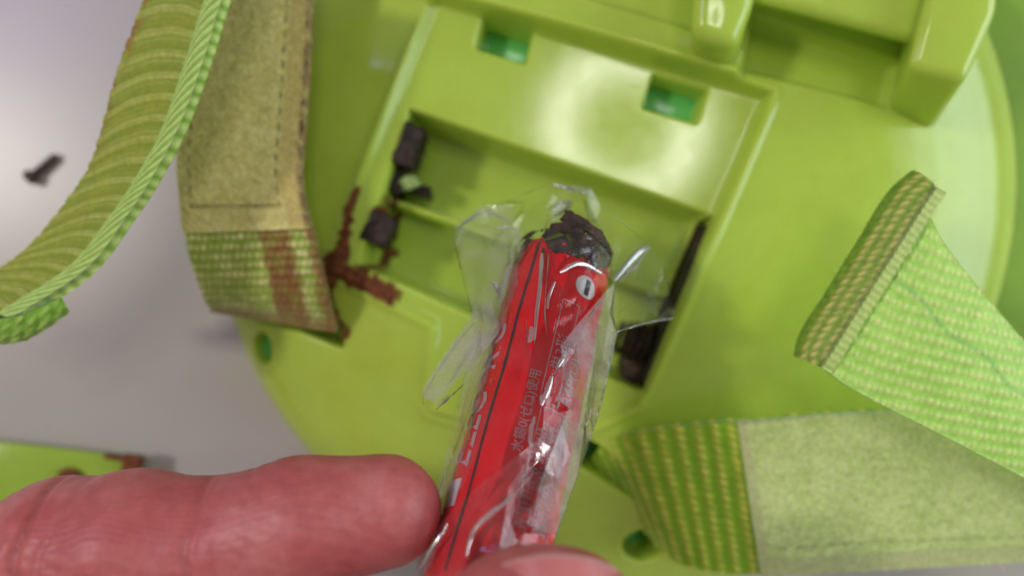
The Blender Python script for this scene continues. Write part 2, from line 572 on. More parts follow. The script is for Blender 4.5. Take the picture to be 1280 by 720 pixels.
def toy_z(x, y):
    r = np.hypot(x - cx, y - cy) / RD
    r = np.clip(r, 0, 1)
    z = ZR + (ZT - ZR) * np.power(np.clip(1 - r ** 2.9, 0, 1), 0.62)
    # raised beam along the upper edge of the recess
    d = sd_poly(x, y, beam, 1.2)
    z = z + 3.0 * (1 - sstep(-0.6, 1.6, d))
    d = sd_poly(x, y, cavity)
    z = z - 3.2 * (1 - sstep(-0.8, 0.8, d))
    # lid recess with a small raised lip
    d = sd_poly(x, y, recess)
    z = z + 0.55 * np.exp(-((d - 0.9) / 0.7) ** 2)
    fl = 24.8
    k = sstep(-0.9, 0.5, d)
    z = np.where(d < 0.5, fl * (1 - k) + z * k, z)
    # battery bays
    d = sd_poly(x, y, bays)
    k = sstep(-0.9, 0.3, d)
    dl, _ = sd_line(x, y, ridge_div)
    floor = 10.6 + 0.0025 * dl ** 2 + 7.0 * (1 - sstep(0.5, 1.2, dl))
    z = np.where(d < 0.3, floor * (1 - k) + z * k, z)
    d = sd_poly(x, y, slit)
    z = np.where(d < 0.3, np.minimum(z, 8 + 14 * sstep(-0.4, 0.3, d)), z)
    for pg in (peg1, peg2):
        d = sd_poly(x, y, pg, 0.2)
        k = sstep(-0.5, 0.35, d)
        z = np.where(d < 0.35, 17.0 * (1 - k) + z * k, z)
    for sl, zz in ((slot_l, 9.0), (slot_r, 9.0)):
        d = sd_poly(x, y, sl, 0.3)
        k = sstep(-0.7, 0.5, d)
        z = np.where(d < 0.5, np.minimum(z, zz) * (1 - k) + z * k, z)
    for (h, a, b) in ((hole1, 2.0, 2.9), (hole2, 3.75, 3.3)):
        d = (np.hypot((x - h[0]) / a, (y - h[1]) / b) - 1) * min(a, b)
        z = z + 0.5 * np.exp(-((d - 0.6) / 0.6) ** 2)
        k = sstep(-0.6, 0.35, d)
        z = np.where(d < 0.35, np.minimum(z, 4.5) * (1 - k) + z * k, z)
    # a long faint flat step on the right of the recess
    return z

step = 0.36
n = int(2 * RD / step) + 3
ax = (np.arange(n) - (n - 1) / 2) * step
X, Y = np.meshgrid(ax + cx, ax + cy, indexing='ij')
rr = np.hypot(X - cx, Y - cy)
far = rr > RD
f = np.where(far, RD / np.maximum(rr, 1e-6), 1.0)
X2, Y2 = cx + (X - cx) * f, cy + (Y - cy) * f
Z = toy_z(X2, Y2)
Z = np.where(far, ZR, Z)
verts = np.stack([X2, Y2, Z], -1).reshape(-1, 3)
F = grid_faces(n, n)
keep = ~(far.reshape(-1)[F].all(axis=1))
F = F[keep][:, ::-1]
used = np.unique(F)
remap = np.full(n * n, -1); remap[used] = np.arange(len(used))
shell = mk('shell', verts[used], remap[F], M['lime'], toy)
# rim skirt and underside
th = np.linspace(0, 2 * math.pi, 160, endpoint=False)
rim = [(cx + RD * math.cos(t), cy + RD * math.sin(t)) for t in th]
v = [(x, y, ZR + 0.3) for x, y in rim] + [(x, y, 0.05) for x, y in rim]
fc = [(i, (i + 1) % 160, 160 + (i + 1) % 160, 160 + i) for i in range(160)] + [tuple(range(319, 159, -1))]
mk('rim', v, fc, M['lime'], toy, False)

# deeper side body showing past the right edge of the round back
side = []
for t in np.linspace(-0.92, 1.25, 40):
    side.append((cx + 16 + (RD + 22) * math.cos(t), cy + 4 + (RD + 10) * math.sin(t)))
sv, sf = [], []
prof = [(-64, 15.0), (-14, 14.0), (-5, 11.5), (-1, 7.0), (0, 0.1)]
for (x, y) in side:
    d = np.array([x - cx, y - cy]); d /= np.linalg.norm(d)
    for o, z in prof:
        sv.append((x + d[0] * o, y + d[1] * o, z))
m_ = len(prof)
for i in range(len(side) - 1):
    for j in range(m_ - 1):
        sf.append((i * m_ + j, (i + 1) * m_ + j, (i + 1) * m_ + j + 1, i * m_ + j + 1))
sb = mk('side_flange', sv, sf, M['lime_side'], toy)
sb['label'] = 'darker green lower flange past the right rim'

# added plates in the openings, greener to paint light glowing through the plastic
def glow_plate(poly, z, grow=0.25):
    c = np.mean(poly, axis=0)
    pts = [c + (np.asarray(q) - c) * (1 + grow * 0) for q in poly]
    prism('glow_plate', [(q[0], q[1], z) for q in pts], [(q[0], q[1], z - 0.8) for q in pts], M['inner'], toy, 0.15, 2)
glow_plate(peg1, 18.4); glow_plate(peg2, 18.4); glow_plate(slot_r, 12.0)
for (h, a, b) in ((hole1, 1.9, 2.8), (hole2, 3.6, 3.2)):
    glow_plate([(h[0] + a * math.cos(t), h[1] + b * math.sin(t)) for t in np.linspace(0, 2 * math.pi, 24, endpoint=False)], 6.5)
# bracket for the strap: two posts and a bar
def Pz(l, z):
    return [P(x, y, z) for x, y in l]
prism('bracket_post', Pz([(868, -70), (948, -55), (944, 10), (918, 62), (864, 44)], 41),
      Pz([(880, -70), (945, -55), (934, 20), (917, 96), (862, 82)], 26), M['lime'], toy, 2.6, 5)
prism('bracket_arm', Pz([(1178, -70), (1252, -60), (1246, 18), (1208, 100), (1134, 84)], 42),
      Pz([(1150, -70), (1225, -60), (1220, 20), (1166, 166), (1108, 142)], 23), M['lime'], toy, 1.7, 5)
bar_t = Pz([(925, -75), (1170, -18), (1160, 58), (915, -4)], 38)
bar_b = Pz([(940, -60), (1160, -6), (1152, 62), (930, 4)], 31)
prism('strap_bar', bar_t, bar_b, M['lime'], toy, 2.6, 5)

# rust crust: Y-shaped stain at the corner of the recess, and along the slot
def patch(name, strokes, mat, zoff, parent, seed, res=0.22, edge=0.5):
    allp = np.array([p for s in strokes for p in s[0]])
    x0, y0 = allp.min(0) - 4; x1, y1 = allp.max(0) + 4
    nx, ny = int((x1 - x0) / res), int((y1 - y0) / res)
    gx, gy = np.meshgrid(np.linspace(x0, x1, nx), np.linspace(y0, y1, ny), indexing='ij')
    m = np.full(gx.shape, -9.0)
    for pts, w0, w1 in strokes:
        d, t = sd_line(gx, gy, pts)
        m = np.maximum(m, (w0 + (w1 - w0) * t) - d)
    m = m + edge * fnoise(gx * 0.9, gy * 0.9, seed, 4) + 0.5
    z = toy_z(gx, gy) + zoff * sstep(0.0, 0.5, m) + 0.12 * fnoise(gx * 1.7, gy * 1.7, seed + 3) * (m > 0.2)
    V = np.stack([gx, gy, z + 0.05], -1).reshape(-1, 3)
    mask = np.clip(m / 1.5, 0, 1).reshape(-1)
    F = grid_faces(nx, ny)
    F = F[(m.reshape(-1)[F] > 0).any(axis=1)][:, ::-1]
    u = np.unique(F); rm = np.full(nx * ny, -1); rm[u] = np.arange(len(u))
    return mk(name, V[u], rm[F], M['stain'], parent, True, np.repeat(mask[u][:, None], 3, 1))

patch('rust_crust', [(pl([(438, 254), (430, 292), (424, 322), (408, 345)], 25), 0.45, 1.9),
                     (pl([(412, 332), (440, 345), (490, 368)], 25), 2.0, 1.2)], M['rust'], 0.12, toy, 5, edge=1.25)
patch('rust_crust', [(pl([(446, 236), (438, 254)], 26), 0.1, 0.35), (pl([(452, 342), (470, 330)], 24), 0.3, 0.1)], M['rust'], 0.08, toy, 15, edge=0.7)
patch('rust_crust', [(pl([(472, 322), (455, 335)], 22), 0.4, 0.2)], M['rust'], 0.2, toy, 8)
patch('rust_crust', [(pl([(404, 360), (408, 388), (424, 418)], 25), 0.7, 0.9)], M['rust'], 0.1, toy, 9, edge=1.0)

# contact plates in the bays
def box3(name, c, ux, uy, uz, mat, parent, bev=0.15):
    c, ux, uy, uz = map(np.asarray, (c, ux, uy, uz))
    top = [c + sx * ux + sy * uy + uz for sx, sy in ((-1, -1), (1, -1), (1, 1), (-1, 1))]
    bot = [c + sx * ux + sy * uy - uz for sx, sy in ((-1, -1), (1, -1), (1, 1), (-1, 1))]
    return prism(name, top, bot, mat, parent, bev, 2)
bx = np.array([*(bays[1] - bays[0]), 0]); bx /= np.linalg.norm(bx)
by = np.array([-bx[1], bx[0], 0])
c1 = P(514, 186, 21); c2 = P(476, 288, 21); c3 = P(506, 226, 18)
def ragged(name, c, ux, uy, uz, mat, parent, seed, amp=0.45):
    bm = bmesh.new()
    bmesh.ops.create_cube(bm, size=2.0)
    bmesh.ops.subdivide_edges(bm, edges=bm.edges[:], cuts=13, use_grid_fill=True)
    V = np.array([v.co[:] for v in bm.verts]); Fc = [tuple(v.index for v in f.verts) for f in bm.faces]
    bm.free()
    ux, uy, uz = (np.asarray(q, float) for q in (ux, uy, uz))
    W = np.asarray(c) + V[:, :1] * ux + V[:, 1:2] * uy + V[:, 2:3] * uz
    n1 = fnoise(W[:, 0] * 0.55 + W[:, 2] * 0.3, W[:, 1] * 0.55 - W[:, 2] * 0.2, seed, 4)
    n2 = fnoise(W[:, 0] * 0.6 - W[:, 2] * 0.4 + 9, W[:, 1] * 0.6 + W[:, 2] * 0.3, seed + 1, 4)
    W = W + (n1 * amp * 2)[:, None] * ux / np.linalg.norm(ux) + (n2 * amp * 2)[:, None] * uy / np.linalg.norm(uy) + (n1 * amp)[:, None] * np.array([0, 0, 1.0])
    return mk(name, W, Fc, mat, parent)
ragged('contact_plate', c1, bx * 1.9, by * 3.7, (0, 0, 4.0), M['tarnish'], toy, 41)
ragged('contact_plate', c2, bx * 2.3, by * 2.9, (0, 0, 4.0), M['tarnish'], toy, 43)
ragged('contact_plate', P(499, 224, 17), bx * 1.3, by * 3.0, (0, 0, 4.5), M['tarnish'], toy, 45, 0.6)
ragged('contact_plate', P(522, 238, 15), bx * 2.6, by * 0.8, (0, 0, 3.5), M['tarnish'], toy, 47, 0.4)
box3('contact_plate', P(816, 432, 15), bx * 0.5, by * 6.5, (0, 0, 5), M['tarnish'], toy, 0.2)

def blob(name, c, r, mat, parent, seed, squash=(1, 1, 1), amp=0.35):
    bm = bmesh.new()
    bmesh.ops.create_icosphere(bm, subdivisions=4, radius=1.0)
    V = np.array([v.co[:] for v in bm.verts]); Fc = [tuple(v.index for v in f.verts) for f in bm.faces]
    bm.free()
    nz = fnoise(V[:, 0] * 1.6 + V[:, 2] * 1.1 + 7, V[:, 1] * 1.6 - V[:, 2] * 0.9 + 9, seed, 4)
    V = V * (1 + amp * nz)[:, None] * r * np.array(squash) + np.asarray(c)
    return mk(name, V, Fc, mat, parent)
blob('corrosion_lump', P(512, 228, 21), 1.7, M['salt'], toy, 3, (1.2, 0.9, 0.6), 0.5)
patch('rust_crust', [(pl([(494, 236), (484, 262), (478, 268)], 22), 0.5, 0.9), (pl([(478, 312), (468, 326), (478, 334)], 20), 0.9, 0.4)], M['rust'], 0.1, toy, 21, edge=1.2)
# coil springs at the far end of the lower bay
for (px, py, L0) in ((806, 432, 6.0),):
    c = P(px, py, 16)
    t = np.linspace(0, 1, 150)
    pts = [c + (-bx) * (L0 * q) + (by * math.cos(q * 9 * math.pi) + np.array([0, 0, 1]) * math.sin(q * 9 * math.pi)) * (4.2 - 1.6 * q) for q in t]
    tube('contact_spring', pts, 0.45, M['tarnish'], toy, 8)
pa, pb = P(880, 283, 21), P(801, 482, 21)
dw = (pb - pa) / 2; nw = np.array([-dw[1], dw[0], 0]); nw /= np.linalg.norm(nw)
ragged('slit_shade_strip', (pa + pb) / 2 - np.array([0, 0, 2]), dw, nw * 0.45, (0, 0, 4.0), M['tarnish'], toy, 51, 0.15)  # added dark strip, painting the shade inside the slit
blob('corrosion_lump', P(792, 455, 15), 3.0, M['crust'], toy, 11, (1.0, 1.5, 0.8), 0.45)
blob('corrosion_lump', P(806, 425, 14), 2.4, M['crust'], toy, 12, (1.0, 1.2, 0.8), 0.45)

# ------------------------------------------------------------------ straps
GREEN = np.array([0.30, 0.50, 0.025]); GREEN_D = np.array([0.14, 0.33, 0.012]); YEL = np.array([0.78, 0.72, 0.20])
LIGHT = np.array([0.42, 0.66, 0.10]); RUST = np.array([0.23, 0.078, 0.016])

def picks(a, b, pa, pb, slant, wa, wb, seed=1):
    i = np.floor(a / pa)
    da = (a / pa - i - 0.5) * pa
    jit = 0.22 * np.sin(i * 12.9898 + seed) * pb
    bb = b + slant * da + (i % 2) * pb * 0.5 + jit + 0.10 * pb * np.sin(b * 1.9 + i * 2.3) + 0.08 * pb * np.sin(b * 0.53 + i * 5.1)
    j = np.round(bb / pb)
    db = bb - j * pb
    amp = 0.74 + 0.26 * np.sin(i * 37.1 + j * 23.7 + seed) * np.cos(i * 3.3 - j * 11.9)
    return amp * np.exp(-(da / wa) ** 2 - (db / wb) ** 2)

def mix(a, b, m):
    return a * (1 - m[..., None]) + b * m[..., None]

def base_col(shape, c):
    return np.ones(shape + (3,)) * c

# -- curling strap at upper left
curl = thing('webbing_strap', 'narrow ribbed lime strap end curling in from the top left, above the screw', 'strap', (*PXY(120, 250, 0), 0))
def fn_curl(U, V, W):
    v = V / W
    sel = sstep(0.78, 0.83, v)
    wob = U + 0.06 * np.sin(V * 0.9 + U * 0.3) - 0.02 * (V - 0.4 * W) ** 2
    rib = np.abs(np.sin(math.pi * wob / 1.75))
    yarn = picks(wob, V, 0.875, 0.62, 0.15, 0.34, 0.24, 9)
    big = 0.5 + 0.5 * np.sin(2 * math.pi * wob / 3.5 + 0.8 * np.sin(wob * 0.23))
    n1 = fnoise(U * 0.25, V * 0.25, 3, 3)
    h = (0.20 * rib + 0.22 * yarn + 0.16 * (1 - big)) * (1 - sel)
    q = (V - 0.90 * W)
    braid = np.abs(np.sin(math.pi * (U / 2.3 + q * 0.75)))
    h = h + sel * (0.5 * np.exp(-(q / (0.075 * W)) ** 2) + 0.40 * braid * (1 - sstep(0.93, 1.0, v)))
    c = mix(base_col(U.shape, np.array([0.25, 0.34, 0.010])), np.array([0.72, 0.76, 0.20]), np.clip((0.8 * yarn + 0.25 * rib) * (0.15 + 0.85 * (1 - big)), 0, 1))
    c = mix(c, np.array([0.44, 0.48, 0.02]), np.clip(0.15 + 0.35 * n1, 0, 1))
    c = mix(c, np.array([0.24, 0.46, 0.03]) , sel)
    c = mix(c, np.array([0.60, 0.80, 0.22]), sel * braid ** 1.5)
    r = (1 - sstep(0.02, 0.15, v)) * sstep(-0.1, 0.35, fnoise(U * 0.5, V * 0.8, 4, 3) + 0.25) * (1 - sstep(18, 40, U))
    c = mix(c, RUST * 1.5, 0.75 * r)
    return h, c
cl = [(212, -90, 44), (186, 0, 44), (152, 95, 44), (124, 195, 43), (96, 245, 42), (45, 308, 41), (0, 342, 40), (-80, 385, 38)]
cr = [(318, -90, 54), (284, 0, 54), (262, 72, 54), (232, 155, 53), (200, 217, 52), (166, 270, 51), (112, 340, 50), (20, 402, 50)]
ribbon('webbing', cl, cr, M['web'], curl, 0.22, 1.4, fn_curl)
# hem lump: strap end turned under and stitched
def fn_hem(U, V, W):
    p = picks(U + 0.4 * V, V, 1.7, 1.9, 0.8, 0.62, 0.75)
    return 0.6 * p + 0.18 * fnoise(U * 1.4, V * 1.4, 5), mix(base_col(U.shape, np.array([0.20, 0.48, 0.03])), np.array([0.50, 0.72, 0.14]), np.clip(p * 1.2, 0, 1))
ribbon('hem', [(-6, 392, 48), (20, 388, 49.5), (45, 376, 50), (72, 362, 49)], [(0, 424, 45), (28, 420, 46), (55, 404, 46.5), (80, 382, 46)], M['web'], curl, 0.22, 2.6, fn_hem,
       crown=lambda u, v: 0.9 * (1 - (2 * v - 1) ** 2))

# -- rust-stained pad strap, left
vl = thing('pad_strap', 'lime strap with tan fuzzy pad and brown rust stains, entering slot left of battery compartment', 'strap', (*PXY(320, 200, 0), 0))
def fn_left(U, V, W):
    v = V / W
    p = picks(U, V, 1.75, 1.25, 0.1, 0.6, 0.52, 2)
    p2 = picks(U + 0.8, V, 1.62, 0.56, 0.0, 0.45, 0.22, 5)
    n1 = fnoise(U * 0.35, V * 0.35, 21, 4); n2 = fnoise(U * 0.8, V * 0.5, 22, 3)
    h = 0.42 * p + 0.16 * p2
    c = mix(base_col(U.shape, np.array([0.27, 0.46, 0.012])), np.array([0.98, 0.94, 0.42]), np.clip(p * 1.7, 0, 1) * (0.45 + 0.55 * sstep(-0.3, 0.3, n2)))
    band = sstep(0.56 , 0.60, v + 0.05 * n1 ) * (1 - sstep(0.80, 0.86, v + 0.05 * n2))
    edge = sstep(0.90, 0.97, v + 0.06 * n1)
    foot = sstep(U.max() - 4.5, U.max() - 1.5, U + 2.0 * n1)
    m = np.clip(np.maximum(np.maximum(band, edge), foot * 0.75) * (0.85 + 0.4 * n2), 0, 1)
    spk = (fnoise(U * 1.8, V * 1.8, 25, 2) > 0.55) * 0.5 * sstep(0.1, 0.3, n1 + 0.1)
    c = mix(c, RUST * (1.0 + 0.7 * p[..., None]), np.maximum(m * 0.92, spk * 0.6))
    return h, c
ll = [(262, -70, 33), (246, 0, 33), (232, 110, 34), (226, 200, 34.5), (229, 245, 34.5), (237, 310, 31.5), (256, 366, 25), (266, 386, 18)]
lr = [(396, -70, 34), (391, 0, 34), (386, 110, 35), (379, 200, 35.5), (381, 245, 35.5), (396, 305, 34), (411, 370, 30), (421, 412, 24)]
_, posL, nL = ribbon('webbing', ll, lr, M['web'], vl, 0.22, 1.3, fn_left)
def fn_pad_l(U, V, W):
    v = V / W
    n1 = fnoise(U * 0.3, V * 0.3, 31, 4); n2 = fnoise(U * 2.4, V * 2.4, 32, 3)
    h = 0.10 * n2 + 0.22 * n1
    st = np.exp(-((v - 0.80) / 0.012) ** 2) * (U < U.max() - 4) + np.exp(-((v - 0.09) / 0.012) ** 2) * (U < U.max() - 4)
    st = st + np.exp(-((U - (U.max() - 4)) / 0.3) ** 2) * (v > 0.07) * (v < 0.82)
    st = np.clip(st, 0, 1) * np.clip(0.35 + 0.9 * np.sin(2 * math.pi * U / 2.6) * np.sign(np.sin(2 * math.pi * (V + 0.4) / 2.6) + 1.01), 0.12, 1)
    h = h - 0.45 * st
    c = mix(base_col(U.shape, np.array([0.76, 0.69, 0.22])), np.array([0.90, 0.83, 0.38]), sstep(-0.4, 0.5, n2 + 0.3 * n1))
    c = mix(c, np.array([0.68, 0.55, 0.18]), sstep(0.82, 0.86, v) * 0.8)
    c = mix(c, np.array([0.14, 0.07, 0.025]), np.clip(st, 0, 1) * (0.55 + 0.3 * n1))
    ed = sstep(0.955, 0.985, v + 0.012 * n2)
    c = mix(c, RUST * 0.8, ed * np.clip(0.6 + 0.9 * fnoise(U * 0.9, V, 35, 3), 0, 1))
    return h, c
ribbon('fuzzy_pad', ll, lr, M['fuzz'], vl, 0.2, 1.0, fn_pad_l, u_rng=(0.0, 0.70), v_rng=(0.0, 1.0), lift=1.15)

# -- pad strap, lower right
vr = thing('pad_strap', 'lime strap with pale green fuzzy pad, running right along the bottom edge of the toy', 'strap', (*PXY(1020, 610, 0), 0))
def fn_right(U, V, W):
    p = picks(U, V, 2.75, 1.55, -0.5, 0.62, 0.62, 3)
    fine = 0.5 + 0.5 * np.sin(2 * math.pi * U / 0.5)
    n1 = fnoise(U * 0.4, V * 0.4, 41, 3)
    h = 0.42 * p + 0.05 * fine
    c = mix(base_col(U.shape, np.array([0.26, 0.56, 0.008])), np.array([0.34, 0.64, 0.012]), np.clip(0.5 + n1, 0, 1) * 0.6)
    c = mix(c, np.array([0.95, 0.90, 0.15]), np.clip(p * 1.25, 0, 1) * 0.9)
    return h, c
rl = [(728, 590, 12), (752, 556, 20), (776, 542, 27), (812, 535, 31), (880, 527, 33.5), (958, 522, 34.5), (1100, 512, 35), (1280, 520, 35), (1420, 540, 34)]
rr_ = [(768, 640, 8), (800, 655, 17), (832, 686, 22), (858, 704, 24.5), (910, 714, 26.5), (988, 713, 28), (1120, 706, 29), (1280, 697, 29), (1420, 690, 28)]
_, wp4, wn4 = ribbon('webbing', rl, rr_, M['web'], vr, 0.22, 1.4, fn_right)
def fn_pad_r(U, V, W):
    v = V / W
    n1 = fnoise(U * 0.25, V * 0.25, 51, 4); n2 = fnoise(U * 2.2, V * 2.2, 52, 3)
    band = sstep(0.875, 0.89, v)
    h = (0.10 * n2 + 0.2 * n1) * (1 - band) - 0.30 * band + 0.10 * band * np.sin(2 * math.pi * U / 0.75) * np.sin(2 * math.pi * V / 0.75)
    left = 1 - sstep(1.2, 2.2, U - U.min())
    c = mix(base_col(U.shape, np.array([0.58, 0.74, 0.21])), np.array([0.76, 0.90, 0.36]), sstep(-0.5, 0.5, n2 + 0.5 * n1))
    c = mix(c, np.array([0.62, 0.66, 0.30]), np.maximum(band, left) * 0.8)
    return h, c
padR, pp, pn = ribbon('fuzzy_pad', rl, rr_, M['fuzz'], vr, 0.2, 1.0, fn_pad_r, u_rng=(0.345, 1.0), v_rng=(0.0, 1.0), lift=1.2)
# stitches along the pad
k = int(0.80 * pp.shape[1])
i = 20
while i < pp.shape[0] - 14:
    a, b = pp[i, k] + pn[i, k] * 1.75, pp[min(i + 8, pp.shape[0] - 1), k] + pn[i, k] * 1.75
    mid = (a + b) / 2 + pn[i, k] * 0.3
    tube('stitch', [a - pn[i, k] * 0.4, a * 0.7 + mid * 0.3, mid, b * 0.7 + mid * 0.3, b - pn[i, k] * 0.4], 0.2, M['thread'], padR, 6)
    i += 13

# -- folded strap end standing up at right
fs = thing('webbing_strap', 'lime strap end with thick folded hem and yellow-flecked weave, reaching in from the right edge', 'strap', (*PXY(1140, 400, 0), 0))
def fn_fold(U, V, W):
    # rows of picks run almost level in the picture: turn the pattern against the strap
    a = 0.50 * U + 0.80 * V
    b = 0.80 * U - 0.50 * V
    p = picks(a, b, 1.55, 1.12, 0.3, 0.44, 0.42, 4)
    n1 = fnoise(U * 0.3, V * 0.3, 61, 3)
    h = 0.34 * p + 0.03 * n1
    c = mix(base_col(U.shape, np.array([0.40, 0.78, 0.09])), np.array([0.50, 0.88, 0.14]), np.clip(0.5 + n1, 0, 1))
    c = mix(c, np.array([0.92, 0.95, 0.38]), np.clip(p * 1.25, 0, 1) * 0.8)
    line = np.exp(-((V - 0.36 * W - 0.5 * np.sin(U * 0.5)) / 0.35) ** 2) * 0.5
    c = mix(c, np.array([0.16, 0.50, 0.13]), line)
    return h, c
fl_ = [(1150, 238, 47), (1166, 284, 47.5), (1200, 335, 47.5), (1282, 432, 46), (1380, 540, 42), (1480, 640, 34)]
fr_ = [(1012, 440, 47), (1040, 470, 48), (1090, 500, 48), (1200, 556, 47), (1330, 625, 43), (1440, 690, 36)]
_, wp3, wn3 = ribbon('webbing', fl_, fr_, M['web'], fs, 0.22, 1.3, fn_fold, crown=lambda u, v: 1.2 * np.sin(math.pi * v) * sstep(0.0, 0.3, u))
def fn_foldhem(U, V, W):
    p = picks(V, U, 1.55, 1.35, 0.9, 0.5, 0.5, 6)
    n1 = fnoise(U * 1.2, V * 1.2, 71, 3)
    h = 0.36 * p + 0.12 * n1
    c = mix(base_col(U.shape, np.array([0.15, 0.34, 0.012])), np.array([0.24, 0.42, 0.02]), np.clip(0.5 + n1, 0, 1))
    c = mix(c, YEL, np.clip(p * 1.3 * (V / W > 0.25), 0, 1))
    return h, c
hl = [(1140, 221, 46.5), (1110, 248, 46.5), (1075, 305, 46.5), (1035, 370, 46.5), (1006, 415, 46.5), (998, 446, 46.5)]
hr = [(1170, 236, 50), (1150, 266, 50.5), (1115, 322, 50.5), (1075, 385, 50.5), (1042, 438, 50.5), (1028, 460, 50)]
_, hp, hn = ribbon('folded_hem', hl, hr, M['web'], fs, 0.22, 2.6, fn_foldhem, crown=lambda u, v: 0.9 * (1 - (2 * v - 1) ** 2))
ribbon('hem_selvage', [(x - 5, y - 3, z + 0.2) for x, y, z in hr], [(x + 7, y + 4, z - 1.4) for x, y, z in hr], M['web'], fs, 0.3, 1.6,
       lambda U, V, W: (0.1 * np.sin(2 * math.pi * U / 1.1), base_col(U.shape, np.array([0.55, 0.68, 0.16]))))

# loose fibres (fuzz) on pads and hem
def fibres(name, pos, nrm, count, length, mat, parent, col, lift, seed):
    r = np.random.default_rng(seed)
    nu, nv = pos.shape[:2]
    i = r.integers(1, nu - 1, count); j = r.integers(1, nv - 1, count)
    b = pos[i, j] + nrm[i, j] * lift
    d = nrm[i, j] * 0.6 + r.normal(0, 0.7, (count, 3)); d /= np.linalg.norm(d, axis=1, keepdims=True)
    L = length * r.uniform(0.5, 1.3, count)[:, None]
    s = np.cross(d, r.normal(0, 1, (count, 3))); s /= np.linalg.norm(s, axis=1, keepdims=True); s *= 0.035
    bend = r.normal(0, 0.35, (count, 3)) * L
    m = b + d * L * 0.55; e = b + d * L + bend
    V = np.stack([b - s, b + s, m + s, m - s, e + s * 0.5, e - s * 0.5], 1).reshape(-1, 3)
    k = np.arange(count)[:, None] * 6
    F = np.vstack([k + np.array([0, 1, 2, 3]), k + np.array([3, 2, 4, 5])])
    o = mk(name, V, F, mat, parent, True, np.ones((len(V), 3)) * col)
    o['kind'] = 'stuff'
    return o
fibres('pad_fuzz', pp, pn, 9000, 1.0, M['fuzz'], padR, np.array([0.84, 0.92, 0.52]), 1.65, 1)
ku = int(posL.shape[0] * 0.68)
fibres('pad_fuzz', posL[:ku], nL[:ku], 6000, 0.9, M['fuzz'], vl, np.array([0.86, 0.78, 0.40]), 1.6, 2)
fibres('webbing_fuzz', wp3, wn3, 1500, 0.9, M['fuzz'], fs, np.array([0.66, 0.80, 0.30]), 0.75, 6)
fibres('webbing_fuzz', wp4[:int(len(wp4) * 0.4)], wn4[:int(len(wp4) * 0.4)], 900, 0.8, M['fuzz'], vr, np.array([0.60, 0.66, 0.12]), 0.8, 7)
fibres('hem_fuzz', hp, hn, 900, 1.1, M['fuzz'], fs, np.array([0.30, 0.40, 0.06]), 1.2, 3)

# ------------------------------------------------------------------ the battery
RB = 7.25
T0 = P(705, 326, 46.0)
M0 = P(627, 640, 68.0)
D = M0 - T0; D /= np.linalg.norm(D)                   # axis, from the flat end to the other end
camp = np.array([0, 0, CAM_H])
N = camp - (T0 + M0) / 2; N -= N.dot(D) * D; N /= np.linalg.norm(N)
XR = np.cross(N, D); XR /= np.linalg.norm(XR)
if XR[0] < 0:
    XR = -XR
def bat(s, phi, r=RB):
    """point on the battery: s mm from the flat end, phi radians right of the line facing the camera"""
    s = np.asarray(s, float); phi = np.asarray(phi, float)
    return T0 + s[..., None] * D + (r * np.sin(phi))[..., None] * XR + (r * np.cos(phi))[..., None] * N
def px_sc(px, py, off=0.0):
    """pixel -> (s, c) in the plane facing the camera, off mm in front of the axis"""
    ray = P(px, py, 0) - camp
    t = (T0 + off * N - camp).dot(N) / ray.dot(N)
    q = camp + ray * t - T0
    return q.dot(D), q.dot(XR)

battery = thing('battery', 'red AA battery with dark corroded end, wrapped in clear film and held in fingers', 'battery', tuple(T0 + D * 49))
def lathe(name, prof, mat, parent, seg=96):
    prof = np.array(prof)
    ph = np.linspace(0, 2 * math.pi, seg, endpoint=False)
    V = np.concatenate([bat(np.full(seg, s), ph, r) for s, r in prof])
    k = np.arange(seg); k2 = (k + 1) % seg
    F = np.vstack([np.stack([i * seg + k, i * seg + k2, (i + 1) * seg + k2, (i + 1) * seg + k], 1) for i in range(len(prof) - 1)])
    return mk(name, V, F, mat, parent)
lab = [(1.9, 5.9), (1.1, 6.3), (0.8, 6.7), (0.95, 7.0), (1.5, RB + 0.02)] + [(s, RB + 0.03 * math.sin(s * 1.3)) for s in np.linspace(2.2, 50.0, 60)] + [(50.9, 7.1), (51.5, 6.8), (51.7, 6.2), (51.3, 5.8)]
lathe('label_sleeve', lab, M['red'], battery)
lathe('end_cap', [(1.2, 6.4), (0.5, 6.2), (0.2, 5.8), (0.3, 4.6), (0.7, 4.2), (0.7, 0.05)], M['crust'], battery, 64)
lathe('positive_terminal', [(51.1, 6.3), (51.4, 4.4), (51.4, 2.9), (52.6, 2.75), (52.9, 2.4), (52.9, 0.05)], M['steel'], battery, 64)

def wrap(name, s, phi, mat, parent, lift, ns=40, npz=6):
    """sheet on the cylinder between arrays of (s) and phi limits"""
    V = bat(s, phi, RB + lift)
    return mk(name, V.reshape(-1, 3), grid_faces(*s.shape), mat, parent)
# label seam: dark line running the length of the sleeve
ss = np.linspace(2.0, 50.5, 120)
ph0 = math.radians(-37) + 0.012 * np.sin(ss * 0.35) - 0.0012 * (ss - 20)
wd = 0.026 + 0.012 * np.clip(fnoise(ss * 0.5, ss * 0, 81, 3), 0, 1) + 0.012 * np.exp(-ss / 7)
sg = np.stack([ss, ss], 1); pg = np.stack([ph0 - wd, ph0 + wd], 1)
wrap('label_seam', sg, pg, M['dark'], battery, 0.07)
# overlap step right of the seam
sg = np.stack([ss, ss, ss], 1); pg = np.stack([ph0 + wd + 0.002, ph0 + wd + 0.02, ph0 + 0.55], 1)
V = np.stack([bat(ss, pg[:, 0], RB + 0.10), bat(ss, pg[:, 1], RB + 0.10), bat(ss, pg[:, 2], RB - 0.05)], 1).reshape(-1, 3)

